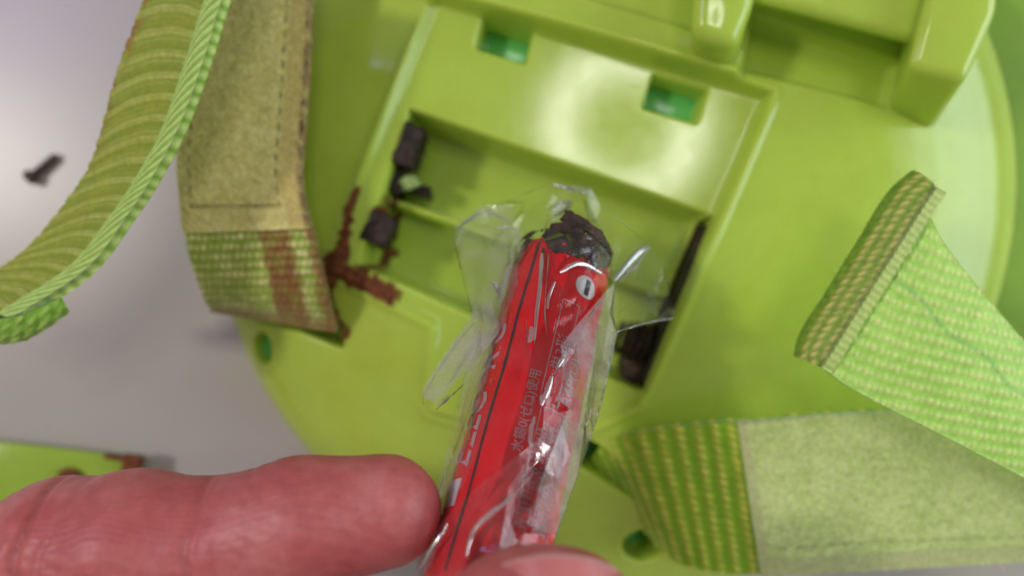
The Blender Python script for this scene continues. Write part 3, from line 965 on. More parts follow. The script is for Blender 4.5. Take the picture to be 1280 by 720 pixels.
def text_mesh(body, size, bold=0.0, shear=0.0):
    cu = bpy.data.curves.new('lettering', 'FONT')
    cu.body = body
    cu.size = size
    cu.shear = shear
    cu.offset = bold
    cu.resolution_u = 3
    ob = bpy.data.objects.new('lettering', cu)
    C.objects.link(ob)
    bpy.context.view_layer.update()
    dg = bpy.context.evaluated_depsgraph_get()
    me = bpy.data.meshes.new_from_object(ob.evaluated_get(dg))
    bpy.data.objects.remove(ob)
    bm = bmesh.new(); bm.from_mesh(me)
    bmesh.ops.triangulate(bm, faces=bm.faces[:])
    V = np.array([v.co[:2] for v in bm.verts]).reshape(-1, 2)
    Fc = [tuple(v.index for v in f.verts) for f in bm.faces]
    bm.free(); bpy.data.meshes.remove(me)
    return V, Fc
def write(body, s0, phi_deg, height, length, mat=None, bold=0.0, shear=0.0, lift=0.09):
    """lettering along the axis, read from s0 up towards the flat end, its baseline at phi"""
    V, Fc = text_mesh(body, 1.0, bold, shear)
    if len(V) == 0:
        return
    V = V - V.min(0); sp = V.max(0)
    V = V / sp * np.array([length, height])
    pts = bat(s0 - V[:, 0], math.radians(phi_deg) - V[:, 1] / RB, RB + lift)
    return mk('lettering', pts, Fc, mat or M['ink'], battery, False)

s_, _ = px_sc(573, 585); e_, _ = px_sc(612, 432)
write('ELECTRIC', 37.5, -48, 4.3, 22.0, M['ink'], 0.015, 0.2)
write('水銀0(ゼロ)使用', 35.0, 7, 1.8, 11.6, M['ink'], 0.004)
write('R6P(U)/1.5V', 26.5, 51, 2.2, 12.5, M['ink'], 0.01)
write('単3形', 22.5, 27.5, 2.0, 5.6, M['ink'], 0.004)
# white block at the start of the name
wrap('white_block', np.linspace(39.0, 42.6, 8)[:, None] * np.ones((1, 5)), np.ones((8, 1)) * np.radians(np.linspace(-84, -52, 5))[None], M['white'], battery, 0.08)
# small print: short rows of tiny marks
rp = random.Random(3)
sv, sf = [], []
for row, ph in enumerate((20, 25, 32, 37, 42, 47, 52)):
    s = 44.0 - rp.uniform(0, 1)
    end = 30.5 if row < 4 else 28.5
    while s > end:
        w = rp.uniform(0.3, 0.6)
        for (da, db, la, lb) in ((0, 0, w, 0.14), (0, 0.38, w * 0.9, 0.12), (w * 0.4, 0, 0.14, 0.6), (0, 0.62, w, 0.12)):
            if rp.random() < 0.8:
                a0 = s - da; p0 = math.radians(ph) - db / RB
                q = bat(np.array([a0, a0 - la, a0 - la, a0]), np.array([p0, p0, p0 - lb / RB, p0 - lb / RB]), RB + 0.09)
                k = len(sv); sv.extend(q); sf.append((k, k + 1, k + 2, k + 3))
        s -= w + rp.uniform(0.15, 0.3) + (0.8 if rp.random() < 0.06 else 0)
mk('small_print', sv, sf, M['ink'], battery, False)
# thin ruled frames round the print
def frame(s0, s1, p0, p1, w=0.13):
    p0, p1 = math.radians(p0), math.radians(p1)
    q = w / RB
    V, Fc = [], []
    for a0, a1, b0, b1 in ((s0, s1, p0, p0 + q), (s0, s1, p1 - q, p1), (s0, s0 + w, p0 + q, p1 - q), (s1 - w, s1, p0 + q, p1 - q)):
        na, nb = max(2, int(abs(a1 - a0) / 1.5)), max(2, int(abs(b1 - b0) / 0.06))
        A, B = np.meshgrid(np.linspace(a0, a1, na), np.linspace(b0, b1, nb), indexing='ij')
        k = len(V); V.extend(bat(A.ravel(), B.ravel(), RB + 0.085)); Fc.extend([tuple(f + k) for f in grid_faces(na, nb)])
    mk('ruled_frame', V, Fc, M['ink'], battery, False)
frame(11.5, 27.5, 9, 30)
frame(28.0, 45.5, 13, 57)
# polarity mark: white disc with a dark dash
sd, cd = px_sc(727, 393)
phd = math.asin(max(-1, min(1, cd / RB))) * 0.93
r_ = np.linspace(0, 1, 8)[:, None]; a_ = np.linspace(0, 2 * math.pi, 41)[None]
disc = wrap('polarity_disc', 8.0 + 1.8 * r_ * np.cos(a_), math.radians(33) + 1.8 / RB * r_ * np.sin(a_), M['white'], battery, 0.075)
A, B = np.meshgrid(np.linspace(6.7, 9.3, 4), np.radians(np.linspace(31.2, 37.6, 4)), indexing='ij')
wrap('polarity_dash', A, B, M['dark'], disc, 0.11)
# corrosion crust round the flat end
def crust(name, phi0, phi1, s0, s1, r0, amp, seed, hole=0.0):
    na, nb = 90, 44
    A, B = np.meshgrid(np.linspace(0, 1, na), np.linspace(0, 1, nb), indexing='ij')
    ph = math.radians(phi0) + A * math.radians(phi1 - phi0)
    n1 = fnoise(A * 9, B * 5, seed, 4); n2 = fnoise(A * 26, B * 14, seed + 1, 3)
    s = s0 + B * (s1 - s0) + 0.5 * n1
    r = r0(B) + amp * n1 + 0.25 * n2
    V = bat(s, ph, 1.0)
    V = T0 + s[..., None] * D + (r * np.sin(ph))[..., None] * XR + (r * np.cos(ph))[..., None] * N
    m = n1 + 0.35 * n2 - hole + 0.9 * np.minimum(np.minimum(A, 1 - A) * 6, 1) - 0.5
    F = grid_faces(na, nb)
    F = F[(m.reshape(-1)[F] > 0).all(axis=1)]
    return mk(name, V.reshape(-1, 3), F, M['crust'], battery)
def crust_patch(outline_px, seed, edge, thick, rad=7.35):
    po = np.array([px_sc(*q, 6.4) for q in outline_px])
    lo_, hi_ = po.min(0) - 1.2, po.max(0) + 1.2
    na, nb = int((hi_[0] - lo_[0]) / 0.13), int((hi_[1] - lo_[1]) / 0.13)
    A, B = np.meshgrid(np.linspace(lo_[0], hi_[0], na), np.linspace(lo_[1], hi_[1], nb), indexing='ij')
    n1 = fnoise(A * 0.9, B * 0.9, seed, 4); n2 = fnoise(A * 2.6, B * 1.6, seed + 1, 3)
    m = -sd_poly(A, B, po) + edge * n1 + 0.45 * n2
    cr_ = np.clip(B, -rad + 0.1, rad - 0.1)
    h = np.sqrt(rad ** 2 - cr_ ** 2) * (1 - 0.02 * np.maximum(0, -A)) + 0.25 * n1 + 0.16 * n2
    top = T0 + A[..., None] * D + B[..., None] * XR + h[..., None] * N
    bot = top - N * thick
    F = grid_faces(na, nb)
    F = F[(m.reshape(-1)[F] > 0).all(axis=1)]
    if len(F) == 0:
        return
    k = na * nb
    e = np.vstack([F[:, [0, 1]], F[:, [1, 2]], F[:, [2, 3]], F[:, [3, 0]]])
    key = np.sort(e, axis=1)
    _, inv, cnt = np.unique(key[:, 0] * 10000000 + key[:, 1], return_inverse=True, return_counts=True)
    b_ = e[cnt[inv] == 1]
    FF = np.vstack([F, F[:, ::-1] + k, np.stack([b_[:, 0], b_[:, 1], b_[:, 1] + k, b_[:, 0] + k], 1)])
    VV = np.vstack([top.reshape(-1, 3), bot.reshape(-1, 3)])
    u = np.unique(FF); rm = np.full(2 * k, -1); rm[u] = np.arange(len(u))
    mk('corrosion_crust', VV[u], rm[FF], M['crust'], battery)
crust_patch([(678, 292), (694, 282), (708, 276), (738, 294), (766, 306), (764, 326), (748, 333), (716, 325), (690, 318), (680, 312)], 91, 0.8, 2.5)
crust_patch([(696, 272), (710, 265), (744, 281), (774, 296), (768, 304), (742, 298), (718, 288)], 96, 0.7, 0.5, 7.5)
crust_patch([(640, 308), (662, 290), (670, 294), (655, 312)], 98, 1.3, 0.2, 7.4)
blob('corrosion_crust', T0 + D * -0.2 + XR * 1.6, 4.8, M['crust'], battery, 14, (1.0, 0.5, 0.9), 0.3)

# ------------------------------------------------------------------ the clear film bag round the battery
bag = thing('plastic_bag', 'crumpled clear plastic film wrapped round the red battery, flaring open at its top', 'bag', tuple(T0 + D * 46))
def film_sheet(name, outline_px, n_pts, hfun, seed, jitter, stretch=0.38, extra=None, push=True, sub=3, mat=None, gap=1.7, cling=1.0):
    r = np.random.default_rng(seed)
    out = np.array([px_sc(*q) for q in outline_px])
    # densify the outline a little
    o2 = []
    for i in range(len(out)):
        a, b = out[i], out[(i + 1) % len(out)]
        kk = max(1, int(np.linalg.norm(b - a) / 2.6))
        for t in range(kk):
            o2.append(a + (b - a) * t / kk)
    o2 = np.array(o2)
    lo, hi = o2.min(0), o2.max(0)
    cand = lo + (hi - lo) * r.random((n_pts * 25, 2))
    cand = cand[sd_poly(cand[:, 0], cand[:, 1], o2) < -0.7]
    inner = np.zeros((0, 2))
    for q in cand:
        if len(inner) == 0 or np.hypot((inner[:, 0] - q[0]) * stretch, inner[:, 1] - q[1]).min() > gap:
            inner = np.vstack([inner, q])
            if len(inner) >= n_pts:
                break
    pts = np.vstack([o2, np.array(inner)])
    ne = len(o2)
    edges = [(i, (i + 1) % ne) for i in range(ne)]
    sc = pts * np.array([stretch, 1.0])
    vo, eo, fo, *_ = geometry.delaunay_2d_cdt([Vector(p) for p in sc], edges, [list(range(ne))], 1, 1e-4)
    vo = np.array([v[:] for v in vo]) / np.array([stretch, 1.0])
    h = np.array([hfun(s, c) for s, c in vo]) + r.normal(0, jitter, len(vo)) * np.where((vo[:, 0] > 2.5) & (np.abs(vo[:, 1]) < 6.3), cling, 1.0)
    V3 = T0 + vo[:, :1] * D + vo[:, 1:2] * XR + h[:, None] * N
    bm = bmesh.new()
    vs_ = [bm.verts.new(v) for v in V3]
    for f in fo:
        try:
            bm.faces.new([vs_[i] for i in f])
        except ValueError:
            pass
    me = bpy.data.meshes.new(name); bm.to_mesh(me); bm.free()
    ob = bpy.data.objects.new(name, me); C.objects.link(ob)
    md = ob.modifiers.new('s', 'SUBSURF'); md.subdivision_type = 'SIMPLE'; md.levels = sub; md.render_levels = sub
    bpy.context.view_layer.update()
    me2 = bpy.data.meshes.new_from_object(ob.evaluated_get(bpy.context.evaluated_depsgraph_get()))
    bpy.data.objects.remove(ob)
    nv = len(me2.vertices)
    co = np.zeros(nv * 3, np.float32); me2.vertices.foreach_get('co', co); co = co.reshape(-1, 3).astype(float)
    if push:   # keep the film outside the battery
        q = co - T0
        s = q.dot(D); c = q.dot(XR); hh = q.dot(N)
        rr = np.hypot(c, hh); lim = RB + 0.22 + 0.1 * np.sin(s * 2.1 + c * 1.7)
        bad = (rr < lim) & (s > -0.5) & (s < 50)
        k = np.where(bad, lim / np.maximum(rr, 0.5), 1.0)
        co = T0 + s[:, None] * D + (c * k)[:, None] * XR + (hh * k)[:, None] * N
    Fq = [tuple(p.vertices) for p in me2.polygons]
    bpy.data.meshes.remove(me2)
    return mk(name, co, Fq, mat or M['film'], bag, False)

def tube_h(sgn, extra):
    def f(s, c):
        R = RB + extra
        if s < 2:
            R = max(1.2, R * (1 + min(0, s - 2) * 0.055))
        q = R * R - c * c
        return sgn * (math.sqrt(q) if q > 0 else max(0.0, 0.0))
    return f
front = [(566, 290), (604, 262), (645, 246), (690, 228), (735, 240), (768, 268), (800, 300), (827, 326), (842, 398), (768, 414),
         (766, 450), (748, 515), (720, 600), (690, 682), (640, 745), (520, 745), (526, 690), (548, 600), (572, 505), (592, 420), (578, 345)]
film_sheet('front_sheet', front, 170, tube_h(1, 0.55), 11, 0.75, cling=0.3, gap=1.5)
backp = [(600, 300), (640, 268), (690, 246), (735, 258), (775, 300), (770, 414),
         (764, 450), (746, 515), (718, 600), (688, 682), (640, 745), (528, 745), (534, 690), (556, 600), (580, 505), (598, 420), (590, 345)]
film_sheet('back_sheet', backp, 90, tube_h(-1, 0.7), 12, 0.5)
# overlapping outer fold on the right front
foldp = [(762, 372), (772, 415), (764, 455), (748, 515), (716, 606), (690, 680), (655, 690), (662, 640), (700, 540), (690, 470), (722, 425)]
film_sheet('fold_flap', foldp, 50, lambda s, c: tube_h(1, 1.6)(s, c) + 0.2, 13, 0.5, mat=M['film_hazy_sheen'])
# pointed flap at left
flap = [(612, 392), (624, 430), (606, 452), (560, 498), (545, 513), (528, 506), (531, 490), (566, 436), (590, 402)]
film_sheet('fold_flap', flap, 14, lambda s, c: 3.2 + 0.25 * (c + 9), 15, 0.35, 0.5, mat=M['film_hazy_sheen'])
lower = [(560, 660), (600, 630), (640, 600), (690, 560), (700, 600), (672, 660), (640, 700), (590, 745), (528, 745), (520, 700)]
film_sheet('fold_flap', lower, 40, lambda s, c: tube_h(1, 1.5)(s, c), 17, 0.45, 0.7)
# left side wing of the bag
wing = [(566, 290), (604, 266), (640, 276), (652, 330), (640, 400), (612, 470), (590, 560), (566, 600), (575, 505), (594, 420), (578, 345)]
film_sheet('fold_flap', wing, 26, lambda s, c: 3.5 + 0.2 * (c + 9), 19, 0.5, 0.4, mat=M['film_milky_glare'])
# tight creases and rolled edges of the film
def crease(pts, r=0.16, off=0.0, ex=1.3):
    q = []
    for (px, py) in pts:
        s, c = px_sc(px, py)
        h = tube_h(1, ex)(s, c) + 0.35 + off
        # slide along the view ray so the crease stays where it is seen
        p = T0 + s * D + c * XR
        ray = camp - p; ray /= np.linalg.norm(ray)
        q.append(p + ray * (h / ray.dot(N)))
    q, _ = catmull(np.array(q), 40)
    w = np.sin(np.linspace(0, math.pi, 40)) ** 0.5 * np.clip(0.45 + 1.1 * fnoise(np.linspace(0, 6, 40), np.full(40, pts[0][0] * 0.37), 131, 2), 0.08, 1.0)
    tube('crease', q, r * (0.12 + 1.0 * w), M['glint_edge'] if r > 0.13 else M['film'], bag, 8)
ring_c = np.array([190, 210, 1500.0]); key_c = np.array([-780, 190, 1000.0])
def glint(pts, r=0.8, lamp=ring_c, ex=1.3, span=0.55, twist=0.22, mat='glint_fold'):
    # added film ribbon, turned halfway between camera and lamp to catch a glint
    q = []
    for (px, py) in pts:
        s, c = px_sc(px, py)
        h = tube_h(1, ex)(s, c) + 0.5
        p = T0 + s * D + c * XR
        ray = camp - p; ray /= np.linalg.norm(ray)
        q.append(p + ray * (h / ray.dot(N)))
    m = 36
    q, _ = catmull(np.array(q), m)
    t = np.gradient(q, axis=0); t /= np.linalg.norm(t, axis=1, keepdims=True)
    V = []
    na = 9
    taper = np.clip(np.sin(np.linspace(0.06, math.pi - 0.06, m)) ** 0.6, 0, 1)
    wob = fnoise(np.linspace(0, 5, m), np.full(m, pts[0][1] * 0.31), 141, 3)
    for i in range(m):
        v1 = camp - q[i]; v1 /= np.linalg.norm(v1)
        v2 = lamp - q[i]; v2 /= np.linalg.norm(v2)
        n_ = v1 + v2; n_ -= n_.dot(t[i]) * t[i]; n_ /= np.linalg.norm(n_)
        b_ = np.cross(t[i], n_)
        for k in range(na):
            a = (k / (na - 1) * 2 - 1) * span + twist * wob[i]
            rr = r * (0.25 + 0.75 * taper[i]) * (1 + 0.25 * wob[i])
            V.append(q[i] - n_ * rr + rr * (math.cos(a) * n_ + math.sin(a) * b_))
    return mk('glint_fold', V, grid_faces(m, na), M[mat], bag)
glint([(572, 286), (588, 275), (604, 267), (618, 269), (632, 276)], 0.55)
glint([(618, 284), (634, 284), (646, 288)], 0.5)
glint([(690, 230), (706, 234), (724, 240)], 0.6)
glint([(690, 262), (702, 254), (715, 252)], 0.9)
glint([(692, 270), (704, 264), (714, 255)], 0.7, key_c)
glint([(684, 285), (678, 320), (675, 355), (671, 392), (668, 425)], 0.55, span=0.6, twist=0.15)
glint([(680, 300), (676, 340), (672, 372)], 0.4, key_c)
glint([(768, 350), (784, 330), (800, 314), (812, 309)], 0.9)
glint([(772, 354), (790, 336), (806, 318)], 0.6, key_c)
glint([(694, 352), (687, 368), (684, 386)], 0.4)
glint([(700, 340), (725, 330), (752, 342)], 0.7, twist=0.5)
glint([(548, 508), (556, 500), (563, 494)], 0.6)
glint([(616, 352), (622, 362), (624, 372)], 1.3, key_c)
glint([(664, 408), (664, 418), (661, 428)], 0.9, key_c)
glint([(842, 398), (815, 402), (790, 408)], 0.35, twist=0.6)
glint([(735, 412), (712, 436), (698, 458)], 0.6, twist=0.5)
glint([(690, 470), (682, 492), (676, 506)], 0.8, twist=0.5)
glint([(668, 520), (662, 545), (664, 560)], 0.6, key_c, twist=0.5)
glint([(738, 510), (734, 522), (728, 534)], 0.8)
glint([(640, 622), (606, 648), (588, 672), (582, 694)], 0.7, twist=0.8)
glint([(596, 420), (580, 450), (560, 480)], 0.5, key_c, twist=0.7)
glint([(640, 300), (634, 340), (622, 385)], 0.6, key_c, twist=0.7)
glint([(560, 655), (548, 676), (524, 712)], 0.6, twist=0.7)
crease([(566, 291), (584, 276), (604, 265), (628, 272), (648, 289)], 0.2)
crease([(648, 289), (642, 330), (630, 380), (622, 425)], 0.14)
crease([(566, 291), (578, 345), (592, 400)], 0.12)
crease([(604, 265), (645, 247), (690, 229)], 0.10)
crease([(690, 229), (705, 233), (724, 240), (735, 241)], 0.24)
crease([(724, 240), (733, 262), (738, 300), (740, 330)], 0.10)
crease([(686, 262), (700, 254), (714, 253), (702, 266), (690, 272)], 0.22)
crease([(686, 264), (680, 300), (676, 350), (670, 400), (668, 430)], 0.26)
crease([(690, 290), (684, 340), (681, 390), (684, 420)], 0.14)
crease([(735, 241), (772, 272), (802, 300), (827, 326)], 0.11)
crease([(768, 350), (784, 328), (800, 312), (812, 308), (800, 324), (780, 342)], 0.30)
crease([(827, 326), (836, 360), (842, 398)], 0.12)
crease([(842, 398), (805, 405), (768, 416), (735, 432)], 0.14)
crease([(768, 350), (748, 380), (728, 410), (704, 440), (692, 470)], 0.16)
crease([(830, 345), (800, 372), (770, 392)], 0.09)
crease([(768, 416), (762, 455), (748, 515), (720, 600), (692, 678)], 0.13)
crease([(594, 402), (566, 436), (532, 490), (529, 506)], 0.13)
crease([(545, 512), (562, 497), (580, 480)], 0.22)
crease([(606, 452), (575, 545), (550, 610), (530, 690)], 0.12)
crease([(700, 430), (712, 460), (700, 500), (690, 530), (676, 575)], 0.14)
crease([(658, 400), (660, 440), (668, 480), (664, 520)], 0.12)
crease([(668, 590), (640, 620), (600, 650), (585, 675), (582, 700)], 0.16)
crease([(560, 655), (545, 680), (520, 715)], 0.16)
crease([(690, 560), (650, 600), (622, 640), (590, 690)], 0.12)

# ------------------------------------------------------------------ the hand
def cap(p, a, b, ra, rb):
    a, b = np.asarray(a, float), np.asarray(b, float)
    ba = b - a
    h = np.clip(((p - a) @ ba) / ba.dot(ba), 0, 1)
    q = p - a - h[:, None] * ba
    return np.sqrt((q * q).sum(1)) - (ra + (rb - ra) * h)
def smin(a, b, k):
    h = np.clip(0.5 + 0.5 * (b - a) / k, 0, 1)
    return b * (1 - h) + a * h - k * h * (1 - h)
ZI = 71.0
i_tip = P(481, 639, ZI + 0.5); i_pulp = P(378, 655, ZI + 1); i_dip = P(268, 684, ZI); i_mid = P(170, 684, ZI); i_pip = P(78, 692, ZI - 1)
i_prox = P(-60, 765, ZI - 3); i_mcp = P(-330, 960, ZI - 12)
t_tip = P(676, 801, 87.0); t_mid = P(668, 900, 89); t_ip = P(640, 1060, 88); t_mcp = P(480, 1330, 80); t_cmc = P(180, 1560, 62)
palm_c = P(-120, 1330, 55)
mcp2 = P(-380, 1120, 50); mcp3 = P(-380, 1270, 44); mcp4 = P(-350, 1400, 42)
wrist = P(-120, 1700, 45); elbow = P(-260, 2500, 40)
def hand_sdf(p, detail=True):
    d = cap(p, i_tip, i_pulp, 6.9, 8.0)
    d = smin(d, cap(p, i_pulp, i_dip, 8.0, 8.2), 1.5)
    d = smin(d, cap(p, i_dip, i_mid, 8.3, 9.2), 1.5)
    d = smin(d, cap(p, i_mid, i_pip, 9.2, 9.0), 1.5)
    d = smin(d, cap(p, i_pip, i_prox, 9.0, 9.9), 2.0)
    d = smin(d, cap(p, i_prox, i_mcp, 9.9, 11.5), 3.0)
    # other fingers, curled under
    for m, L in ((mcp2, 1.0), (mcp3, 0.95), (mcp4, 0.8)):
        a = m; b = m + np.array([26, 2, -9]) * L; c = m + np.array([36, -8, -24]) * L; e = m + np.array([26, -16, -30]) * L
        q = cap(p, a, b, 10, 8.6); q = smin(q, cap(p, b, c, 8.6, 7.8), 2); q = smin(q, cap(p, c, e, 7.8, 6.8), 2)
        d = smin(d, q, 1.5)
    pm = cap(p, i_mcp, wrist, 13, 17)
    for m in (mcp2, mcp3, mcp4):
        pm = smin(pm, cap(p, m, wrist, 12, 17), 6)
    pm = smin(pm, cap(p, wrist, elbow, 19, 27), 8)
    d = smin(d, pm, 5)
    # thumb, flattened towards the nail
    p2 = p.copy(); p2[:, 2] = (p2[:, 2] - 87.0) * 1.22 + 87.0
    t = cap(p2, t_tip + np.array([-1.6, 0, 0]), t_mid + np.array([-1, 0, 0]), 9.6, 10.2)
    t = smin(t, cap(p2, t_tip + np.array([1.6, 0, 0]), t_mid, 9.6, 10.2), 1.0)
    t = smin(t, cap(p2, t_mid, t_ip, 10.2, 10.0), 2)
    t = smin(t, cap(p2, t_ip, t_mcp, 10.0, 11.5), 3)
    t = smin(t, cap(p2, t_mcp, t_cmc, 11.5, 16), 5)
    t = smin(t, cap(p2, t_cmc, wrist, 16, 18), 6)
    d = smin(d, t * 0.9, 3)
    if detail:
        x, y, z = p[:, 0], p[:, 1], p[:, 2]
        near_i = (np.abs(z - ZI) < 14)
        # flexion creases across the finger: (x at centre line, lean, curvature, depth, width)
        for (c0, lean, cur, dep, w) in ((i_pip, 0.16, 0.02, 0.85, 0.7), (i_pip + np.array([2.6, 0, 0]), 0.05, 0.03, 0.16, 0.5),
                                        (i_dip, 0.10, 0.012, 0.36, 0.7), (i_dip + np.array([1.8, 0, 0]), 0.14, 0.01, 0.12, 0.5)):
            yy = y - c0[1]
            e = x - c0[0] + lean * yy - cur * yy * yy + 0.35 * np.sin(yy * 0.8)
            front_ = sstep(-3, 3, z - c0[2])
            d = d + dep * np.exp(-(e / w) ** 2) * front_ * near_i
        # slight swell and fine wrinkles
        d = d + 0.10 * fnoise(x * 0.22 + z * 0.1, y * 0.22 - z * 0.15, 111, 3)
        d = d + 0.035 * np.sin((x * 0.55 + y * 1.5) * 2.2 + 1.5 * np.sin(x * 0.4)) * sstep(0.1, 0.6, fnoise(x * 0.15, y * 0.15, 112, 2) + 0.2)
    return d

def surface_nets(fun, lo, hi, h):
    lo, hi = np.array(lo, float), np.array(hi, float)
    nn = ((hi - lo) / h).astype(int) + 1
    xs = [lo[k] + h * np.arange(nn[k]) for k in range(3)]
    Fv = np.empty(nn, np.float32)
    YY, ZZ = np.meshgrid(xs[1], xs[2], indexing='ij')
    for i, x in enumerate(xs[0]):
        Fv[i] = fun(np.stack([np.full(YY.size, x), YY.ravel(), ZZ.ravel()], 1)).reshape(YY.shape)
    ins = Fv < 0
    cnt = np.zeros(nn - 1, np.int16); acc = np.zeros(tuple(nn - 1) + (3,), np.float32)
    corner = [(a, b, c) for a in (0, 1) for b in (0, 1) for c in (0, 1)]
    sl = lambda o: tuple(slice(o[k], nn[k] - 1 + o[k]) for k in range(3))
    for o in corner:
        for k in range(3):
            if o[k] == 0:
                o2 = list(o); o2[k] = 1
                fa, fb = Fv[sl(o)], Fv[sl(o2)]
                x = (fa < 0) != (fb < 0)
                t = np.where(x, fa / np.where(x, fa - fb, 1), 0)
                cnt += x
                pos = [np.float32(o[q]) for q in range(3)]
                for q in range(3):
                    acc[..., q] += np.where(x, pos[q] + (t if q == k else 0), 0)
    act = cnt > 0
    idx = np.full(act.shape, -1, np.int64)
    w = np.argwhere(act); idx[act] = np.arange(len(w))
    V = lo + h * (w + acc[act] / cnt[act][:, None])
    faces = []
    for k in range(3):
        o = [slice(1, -1)] * 3; o[k] = slice(0, nn[k] - 1)
        o2 = list(o); o2[k] = slice(1, nn[k])
        a, b = ins[tuple(o)], ins[tuple(o2)]
        ch = np.argwhere(a != b)
        base = ch + np.array([1 if q != k else 0 for q in range(3)])
        flip = a[tuple(ch.T)]
        u, v_ = [q for q in range(3) if q != k]
        def at(du, dv):
            c = base.copy(); c[:, u] -= du; c[:, v_] -= dv
            return idx[tuple(c.T)]
        q = np.stack([at(0, 0), at(1, 0), at(1, 1), at(0, 1)], 1)
        if k == 1:
            flip = ~flip
        q = np.where(flip[:, None], q, q[:, ::-1])
        faces.append(q)
    return V, np.vstack(faces)

allp = np.array([i_tip, i_mcp, t_tip, t_mcp, t_cmc, mcp2, mcp3, mcp4, wrist])
lo = allp.min(0) - 24; hi = allp.max(0) + 24
lo[1] = wrist[1] - 30
hv, hf = surface_nets(lambda p: hand_sdf(p, False), lo, hi, 1.1)
# one subdivision, then settle every vertex on the detailed surface
bm_me = bpy.data.meshes.new('tmp_hand')
bm_me.from_pydata([tuple(v) for v in hv], [], [tuple(f) for f in hf])
tmp = bpy.data.objects.new('tmp_hand', bm_me); C.objects.link(tmp)
md = tmp.modifiers.new('s', 'SUBSURF'); md.levels = 1; md.render_levels = 1
bpy.context.view_layer.update()
me2 = bpy.data.meshes.new_from_object(tmp.evaluated_get(bpy.context.evaluated_depsgraph_get()))
bpy.data.objects.remove(tmp)
co = np.zeros(len(me2.vertices) * 3, np.float32); me2.vertices.foreach_get('co', co); hv = co.reshape(-1, 3).astype(float)
li = np.zeros(len(me2.loops), np.int32); me2.loops.foreach_get('vertex_index', li); hf = li.reshape(-1, 4)
bpy.data.meshes.remove(me2)
# refine the part of the hand the camera sees
bm = bmesh.new()
bv = [bm.verts.new(v) for v in hv]
for f in hf:
    bm.faces.new([bv[i] for i in f])
bm.verts.index_update()
vis = (hv[:, 1] > -46) & (hv[:, 0] > -66) & (hv[:, 2] > 66)
ed = [e for e in bm.edges if vis[e.verts[0].index] and vis[e.verts[1].index]]
bmesh.ops.subdivide_edges(bm, edges=ed, cuts=1, use_grid_fill=True)
bmesh.ops.triangulate(bm, faces=bm.faces[:])
bm.verts.index_update()
hv = np.array([v.co[:] for v in bm.verts])
hf = np.array([[v.index for v in f.verts] for f in bm.faces])
bm.free()
inside = hv[:, 1] > lo[1] + 1.5
for it in range(2):
    e = 0.15
    d0 = hand_sdf(hv)
    g = np.stack([(hand_sdf(hv + e * np.eye(3)[k]) - d0) / e for k in range(3)], 1)
    g /= np.linalg.norm(g, axis=1, keepdims=True) + 1e-9
    hv = hv - (d0 * inside)[:, None] * g * 0.9
hand = thing('hand', 'hand reaching in from the lower left, pinching the wrapped battery between forefinger and thumb', 'hand', tuple(wrist))
mk('skin', hv, hf, M['skin'], hand)
# thumb nail: a plate laid on the thumb's upper side
def top_z(x, y):
    z = np.full(x.shape, 112.0)
    for _ in range(60):
        z = z - 0.8 * hand_sdf(np.stack([x, y, z], 1), False)
    return z
nc = P(694, 691, 90.5)[:2]
A, B = np.meshgrid(np.linspace(0, 1, 46), np.linspace(-1, 1, 40), indexing='ij')
hw = 6.4
xx = nc[0] + B * hw * (1 - 0.08 * A)
yy = nc[1] - 2.6 * np.abs(B) ** 2.2 - A * 14.0
zz = 93.6 - 2.6 * (1 - sstep(-0.2, 0.55, A)) - 3.2 * np.abs(B) ** 2.4
sz = top_z(xx.ravel(), np.minimum(yy, t_tip[1] + 7.5).ravel()).reshape(xx.shape) + 0.25
zz = np.where(A > 0.25, np.maximum(zz, sz), zz)
nail = mk('thumb_nail', np.stack([xx, yy, zz], -1).reshape(-1, 3), grid_faces(46, 40), M['nail'], hand)
ex, ey, ez = xx[0], yy[0], zz[0]
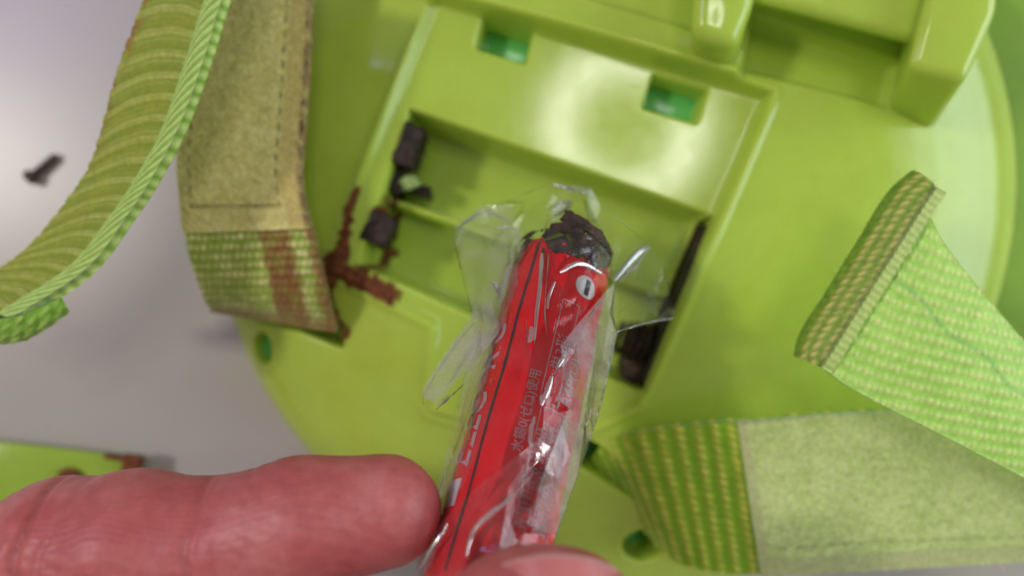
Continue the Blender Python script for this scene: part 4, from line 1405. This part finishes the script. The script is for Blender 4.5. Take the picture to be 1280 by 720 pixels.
tube('nail_edge', np.stack([ex, ey, ez - 0.05], 1), 0.22, M['nail_edge'], nail, 6)

# ------------------------------------------------------------------ screw on the table
scw = thing('screw', 'small dark screw lying alone on the white table at upper left', 'screw', (*PXY(48, 210, 0), 0))
sa = np.array([*PXY(37, 221, 2), 1.62]); sb_ = np.array([*PXY(70, 191, 2), 1.0])
ax_ = (sb_ - sa) / np.linalg.norm(sb_ - sa)
head = tube('head', [sa - ax_ * 0.95, sa - ax_ * 0.85, sa - ax_ * 0.3, sa + ax_ * 0.5, sa + ax_ * 0.9], [0.7, 1.3, 1.6, 1.55, 0.9], M['screw'], scw, 24)
L_ = np.linalg.norm(sb_ - sa)
tt = np.linspace(0.8, L_, 90)
tube('threaded_shaft', [sa + ax_ * q for q in tt], [(0.78 + 0.2 * math.sin(q * 7.5)) * (1 if q < L_ - 1.2 else max(0.1, (L_ - q) / 1.2)) for q in tt], M['screw'], scw, 14)
up = np.array([0, 0, 1.0]); sd_ = np.cross(ax_, up); sd_ /= np.linalg.norm(sd_)
for w_ in (sd_, np.cross(ax_, sd_)):
    box3('cross_recess', sa - ax_ * 0.92, w_ * 0.7, np.cross(ax_, w_) * 0.18, ax_ * 0.12, M['dark'], head, 0)

# ------------------------------------------------------------------ battery cover lying at lower left
cov = thing('battery_cover', 'loose flat green plastic battery cover with rusty clip on the table, behind the finger', 'cover', (*PXY(60, 620, 0), 0))
prism('panel', Pz([(-150, 537), (0, 551), (166, 570), (160, 640), (140, 780), (-150, 760)], 5.0),
      Pz([(-150, 537), (0, 551), (166, 570), (160, 640), (140, 780), (-150, 760)], 0.3), M['cover'], cov, 0.9, 3)
c_ = P(166, 582, 5.5)
box3('rusty_clip', c_, (1.9, -0.3, 0), (0.25, 2.2, 0), (0, 0, 1.0), M['rust'], cov, 0.3)
box3('rusty_clip', P(146, 572, 5.6), (2.4, -0.35, 0), (0.05, 0.45, 0), (0, 0, 0.8), M['rust'], cov, 0.2)
blob('rust_lump', P(88, 600, 5.6), 2.0, M['rust'], cov, 31, (1.3, 1.2, 0.6), 0.4)
